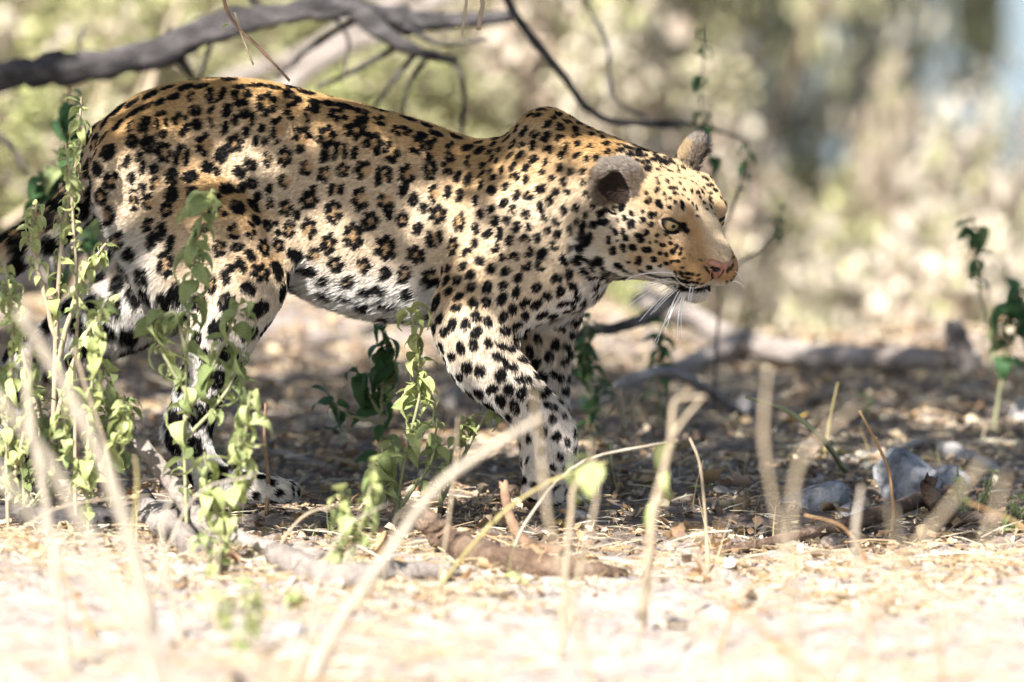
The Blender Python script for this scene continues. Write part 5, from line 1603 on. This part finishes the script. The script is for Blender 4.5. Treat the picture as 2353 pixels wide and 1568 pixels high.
# pebbles and clods
bm = bmesh.new(); bmesh.ops.create_icosphere(bm, subdivisions=1, radius=.5)
pv = np.array([v.co for v in bm.verts]); pf = np.array([[v.index for v in f.verts] for f in bm.faces]); bm.free()
pv = pv*(1 + .25*np.sin(pv @ np.array([7, 5, 3])+1))[:, None]
litter('gravel', 'small pale clods and grit on the sandy ground', 2000, -2.3, 2.6, (.003, .013), pv, pf, .003, 1.0, np.array([(.50, .43, .35), (.40, .34, .28), (.58, .52, .45), (.26, .22, .19)]), (.7, 1.2), 'gravel')
# upright wisps of dry grass stubble
uv = np.array([(-.012, 0, 0), (.012, 0, 0), (.03, .004, .5), (.01, .004, .5), (.10, .02, 1.0), (.095, .02, 1.0)])
uf = np.array([(0, 1, 2, 3), (3, 2, 4, 5)])
litter('grass_stubble', 'sparse short stubble of dry grass standing in the litter', 900, -1.2, 2.8, (.02, .07), uv, uf, .0, .25, np.array([(.62, .53, .34), (.45, .40, .20), (.30, .33, .13), (.55, .40, .2)]), (.8, 1.2), 'dry grass')

# larger fallen leaves one can pick out
def fallen(label, px_, py_, size, col, seed):
    r = random.Random(seed)
    me = leaf_mesh('fallen_leaf', None, .26, r.uniform(-.8, .9), r.uniform(.1, .6), seed=seed, twist=r.uniform(-.8, .8))
    me.materials.clear()
    o = obj('fallen_leaf', me, noise_mat('fallen_leaf_%s' % 'abcdefghijklmnopqrst'[seed % 20], [(.3, tuple(c*.7 for c in col)), (.7, col)], 6, .75, .2, 20, .2))
    p = gp(px_, py_)
    o.location = (p.x, p.y, p.z + .010)
    o.rotation_euler = (r.uniform(-.3, .3), r.uniform(-.2, .2), r.uniform(-.9, .9))
    o.scale = (size,)*3
    tag(o, label, 'leaf')
fallen('yellow curled fallen leaf in the litter under the muzzle', 1790, 985, .055, (.52, .34, .09), 1)
fallen('bright yellow leaf caught beside the planted forepaw', 1270, 1215, .032, (.62, .42, .05), 2)
fallen('pale green fallen leaf lying near the flat rock', 1580, 1140, .06, (.30, .33, .15), 3)
fallen('olive fallen leaf lying past the planted forepaw', 1470, 1130, .055, (.26, .29, .13), 4)
fallen('grey brown dry leaf lying before the olive leaf', 1640, 1150, .06, (.33, .28, .22), 5)
fallen('light green fallen leaf on the litter before the leaning twig', 1900, 1060, .05, (.42, .44, .22), 6)
fallen('curled orange leaf beneath the belly', 700, 1030, .035, (.50, .26, .08), 7)
fallen('orange crumpled leaf lying on the sand below the chin', 1640, 1270, .035, (.55, .30, .10), 8)
fallen('reddish dry leaf behind the elbow herb', 980, 1035, .04, (.36, .17, .10), 9)
fallen('pale dry leaf standing on edge in the sunlit litter', 660, 960, .04, (.62, .50, .32), 10)

# ------------------------------------------------------------------ thicket behind
def bush_mesh(seed, n, w_, d_, h_, leaf, pal, wts, clumps=26, zp=.8):
    r = np.random.RandomState(seed)
    cc = np.stack([r.normal(size=clumps)*w_*.42, r.normal(size=clumps)*d_*.42, h_*r.rand(clumps)**zp*.95], 1)
    cr = r.uniform(.10, .24, clumps)*h_
    ci = r.randint(0, clumps, n)
    dirs = r.normal(size=(n, 3)); dirs /= np.linalg.norm(dirs, axis=1)[:, None]
    pos = cc[ci] + dirs*(cr[ci]*r.rand(n)**.45)[:, None]
    pos[:, 2] = np.abs(pos[:, 2]) + .01
    pick = r.choice(len(pal), clumps, p=wts)
    pi = np.where(r.rand(n) < .65, pick[ci], r.choice(len(pal), n, p=wts))
    col = np.array(pal)[pi]*r.uniform(.7, 1.25, n)[:, None]
    sz = leaf*r.uniform(.5, 1.3, n)
    me = scatter_mesh('foliage', TVa, TFa, pos, rand_rot(n, r, .8), np.stack([sz, sz*1.2, sz], 1), np.clip(col, 0, .8))
    # stems
    SV, SF = [], []
    for c in cc[: clumps]:
        p0 = np.array([c[0]*.25, c[1]*.25, -.15]); p1 = c*np.array([.6, .6, .6]) + r.normal(size=3)*.03
        v, f = tube(smooth_path([p0, p1, c + np.array([0, 0, .05])], 8), np.linspace(.010, .003, 8), 5)
        o = sum(len(q) for q in SV); SV.append(v); SF += [tuple(i+o for i in q) for q in f]
    return me, mesh_np('stem', np.vstack(SV), SF)
BK = {  # dark brown entries also put thicket shadows into the leaf colours
 'olive': ([(.38, .36, .20), (.48, .45, .27), (.54, .51, .33), (.60, .53, .40), (.22, .165, .12)], [.24, .28, .18, .18, .12]),
 'beige': ([(.64, .57, .46), (.55, .49, .38), (.42, .34, .26), (.50, .49, .25), (.22, .165, .125)], [.24, .24, .18, .18, .16]),
 'green': ([(.28, .30, .12), (.40, .42, .18), (.50, .50, .22), (.54, .47, .32), (.18, .14, .09)], [.24, .28, .20, .18, .10]),
}
BM = {k: [bush_mesh(200+10*i+j, 5200, .62, .5, .85, .036, *BK[k], 26) for j in range(2)] for i, k in enumerate(BK)}
BM2 = {k: [bush_mesh(260+10*i+j, 5200, .55, .4, .46, .030, *BK[k], 34, 1.3) for j in range(2)] for i, k in enumerate(BK)}
BL = {'olive': 'olive leaved bush', 'beige': 'dry beige leaved bush', 'green': 'yellow green leaved bush'}
rb = random.Random(9)
def bush(kind, x, y, s, hs=1.0):
    low = hs < .5
    fo, st = rb.choice((BM2 if low else BM)[kind])
    if low: hs *= 2
    e = empty('bush', (x, y, max(float(gz(x, y)), -1.4) - .02), rb.uniform(0, 6.28))
    e.scale = (s, s, s*hs)
    near = x < .12
    tag(e, BL[kind] + (' behind the arching dark limb' if near else ' beyond the bleached log'), 'bush', kind + (' bushes behind the fallen tree' if near else ' bushes on the river bank'))
    obj('foliage', fo, M_FOL, e); obj('stem', st, M_BARK_BROWN, e)
for kind, x, y, s, hs in [
    # upper left, near the fallen tree
    ('green', -1.15, 2.9, .62, .75), ('olive', -.80, 3.3, .55, .7), ('green', -.42, 3.9, .60, .75), ('olive', -.05, 4.3, .6, .8), ('beige', -1.0, 4.4, .8, 1), ('green', -.6, 5.0, .8, 1), ('olive', -.1, 5.2, .8, 1.0), ('green', .15, 4.0, .42, .8),
    ('beige', .20, 5.6, .8, 1.0), ('green', -1.3, 5.6, 1, 1.1), ('olive', -.7, 6.3, 1, 1.3), ('green', 0.0, 6.6, 1, 1.3), ('beige', -.35, 7.2, 1.1, 1.5),
    # right: on the slope of the bank, tops showing above its edge
    ('beige', .16, 4.3, .75, 1.75), ('olive', .46, 4.5, .75, 1.75), ('beige', .76, 4.3, .75, 1.60), ('beige', 1.06, 4.5, .75, 1.80), ('olive', 1.35, 4.4, .75, 1.8),
    ('beige', .30, 5.3, .95, 2.15), ('beige', .64, 5.4, .95, 1.85), ('olive', .98, 5.2, .90, 1.85), ('beige', 1.34, 5.4, .95, 2.0),
    ('olive', .15, 6.5, 1.2, 2.3), ('beige', .42, 6.6, .8, 2.7), ('beige', .86, 6.3, .55, 3.4), ('beige', 1.42, 6.5, .7, 2.9),
    ('green', .10, 8.2, 1.4, 2.3), ('olive', .42, 8.4, .9, 3.0), ('olive', .93, 8.8, .55, 4.0), ('beige', .66, 7.3, .6, 2.35), ('beige', 1.75, 8.2, .9, 2.9), ('green', -.9, 8.2, 1.2, 2.4)]:
    bush(kind, x, y, s, hs)
# tall dry grass stalks in the thicket
for i, (a, b, Y, lab) in enumerate((((230, 420), (420, -10), 3.8, 'tall dry grass stalk slanting up behind the arching limb'), ((195, 330), (285, -10), 4.0, 'second dry grass stalk slanting up behind the arching limb'), ((270, 400), (345, 190), 2.4, 'short dry grass stalk below the arching limb'), ((10, 520), (130, 440), 2.2, 'fallen dry grass stalk behind the tail'))):
    p0, p1 = np.array(P(*a, Y)), np.array(P(*b, Y))
    d = p1-p0
    zt = float(gz(p0[0], Y))
    st = p0 - d*max(0, (p0[2]-zt))/max(d[2], .08) if i < 3 else p0
    me = wood_mesh('grass_stalk', [st, (p0+p1)/2 + np.array([.01, 0, .01]), p1 + d*.3], (.009), .005, n=16, ns=6, rough=.06, seed=300+i)
    o = obj('grass_stalk', me, M_STRAW); tag(o, lab, 'dry grass')

# ------------------------------------------------------------------ shade tree standing out of the picture, between the sun and the animal
def lit_leopard(px_, py_):
    L = [(725, 470, 70, 120), (800, 590, 75, 80), (700, 600, 50, 60), (560, 215, 90, 28), (800, 690, 110, 45), (255, 370, 26, 70), (290, 600, 55, 85), (420, 300, 50, 24),
         (1215, 520, 42, 60), (1395, 400, 46, 45), (1600, 545, 120, 165), (1560, 395, 70, 30), (1145, 835, 56, 64), (1215, 950, 56, 60), (600, 590, 45, 60), (1110, 640, 46, 46),
         (960, 300, 60, 26), (1330, 330, 40, 24), (900, 520, 34, 40), (980, 420, 30, 34), (480, 760, 40, 60), (1240, 470, 40, 30), (870, 300, 40, 22), (640, 300, 34, 40), (1330, 560, 34, 40), (1060, 520, 26, 40), (110, 800, 130, 430), (985, 1000, 90, 100), (560, 1010, 60, 110)]
    if px_ < 640 and py_ > 590 and math.sin(px_*.045 + py_*.021) > -.75: return True
    if 850 < px_ < 1080 and py_ > 900: return True
    return any(((px_-a)/(c+34))**2 + ((py_-b)/(d+34))**2 < 1.0 for a, b, c, d in L)
def want_shade(p, rnd):
    """p: a point in the crown; follow its sunbeam down"""
    t = (p.y + .10)/TO_SUN.y
    q = p - TO_SUN*t
    if q.z > .12 and q.z < .80 and -1.0 < q.x < .45:
        v = np.array([[q.x, q.y, q.z]]); u = pix(v)[0]
        return .0 if lit_leopard(u[0], u[1]) else .92
    q = p - TO_SUN*((p.z)/TO_SUN.z)
    x, y = q.x, q.y
    if y < -.28 + .10*math.sin(5*x + 1): return .015
    if x < -.30 and y < -.20: return .02
    if x > .05 and 1.25 < y < 1.95: return .97
    if -.26 < y < .42 and x > -.5 and math.sin(9*x + 3*y) < .86: return .96
    if y < 1.95:
        d = math.sin(6.5*x + 2.1*y)*math.sin(4.4*y - 2.7*x + 1.0)
        return .93 if d > -.46 else .04
    if x < -.45 and y < 2.4: return .8
    return .02
TREE = Vector((-3.6, -2.6, 0))
TREE.z = float(gz(TREE.x, TREE.y))
tr_ = empty('shade_tree', TREE)
tag(tr_, 'unseen spreading tree on the sunward side whose leafy boughs are shaped to shade the animal', 'tree')
trunk_pts = [TREE - Vector((0, 0, .2)), TREE + Vector((.1, 0, 1.2)), TREE + Vector((.4, .1, 2.4)), TREE + Vector((.8, .3, 3.4))]
obj('trunk', localize(wood_mesh('trunk', trunk_pts, .17, .10, n=20, seed=400), TREE), M_BARK_BROWN, tr_)
def crown_pt(rnd):
    """a point on a leafy layer, spread over the sunbeams that reach the scene"""
    gxx, gyy = rnd.uniform(-1.3, 1.5), rnd.uniform(-.6, 3.1)
    zz = rnd.uniform(1.95, 2.5)
    return Vector((gxx, gyy, 0)) + TO_SUN*(zz/TO_SUN.z)
rc = random.Random(77)
LPOS = []
for _ in range(34000):
    p = crown_pt(rc)
    if rc.random() < want_shade(p, rc): LPOS.append(p)  # leaf layout shaped to cast the wanted dapples and leave sunlit holes
    if len(LPOS) >= 12000: break
LPOS = np.array(LPOS)
lr = np.random.RandomState(78)
n = len(LPOS)
sz = lr.uniform(.035, .062, n)
lc = np.array([(.075, .135, .040), (.11, .17, .05), (.15, .20, .06)])[lr.randint(0, 3, n)]
me = scatter_mesh('crown', TVa, TFa, LPOS, rand_rot(n, lr, .6), np.stack([sz, sz*1.3, sz], 1), lc)
obj('crown', localize(me, TREE), M_FOL, tr_)
# boughs reaching through the crown
for i in range(9):
    gxx, gyy = -1.0 + .28*i, (-.1, 1.8, .6, 2.6, .2, 1.4, 2.2, .5, 1.7)[i]
    q = Vector((gxx, gyy, 0)) + TO_SUN*(2.25/TO_SUN.z)
    s0 = trunk_pts[2 if i % 2 else 3]
    mid = (s0 + q)/2 + Vector((0, 0, .35))
    obj('bough', localize(wood_mesh('bough', [s0, mid, q, q + (q-mid)*.25], .045, .006, n=26, ns=8, seed=410+i), TREE), M_BARK_BROWN, tr_)
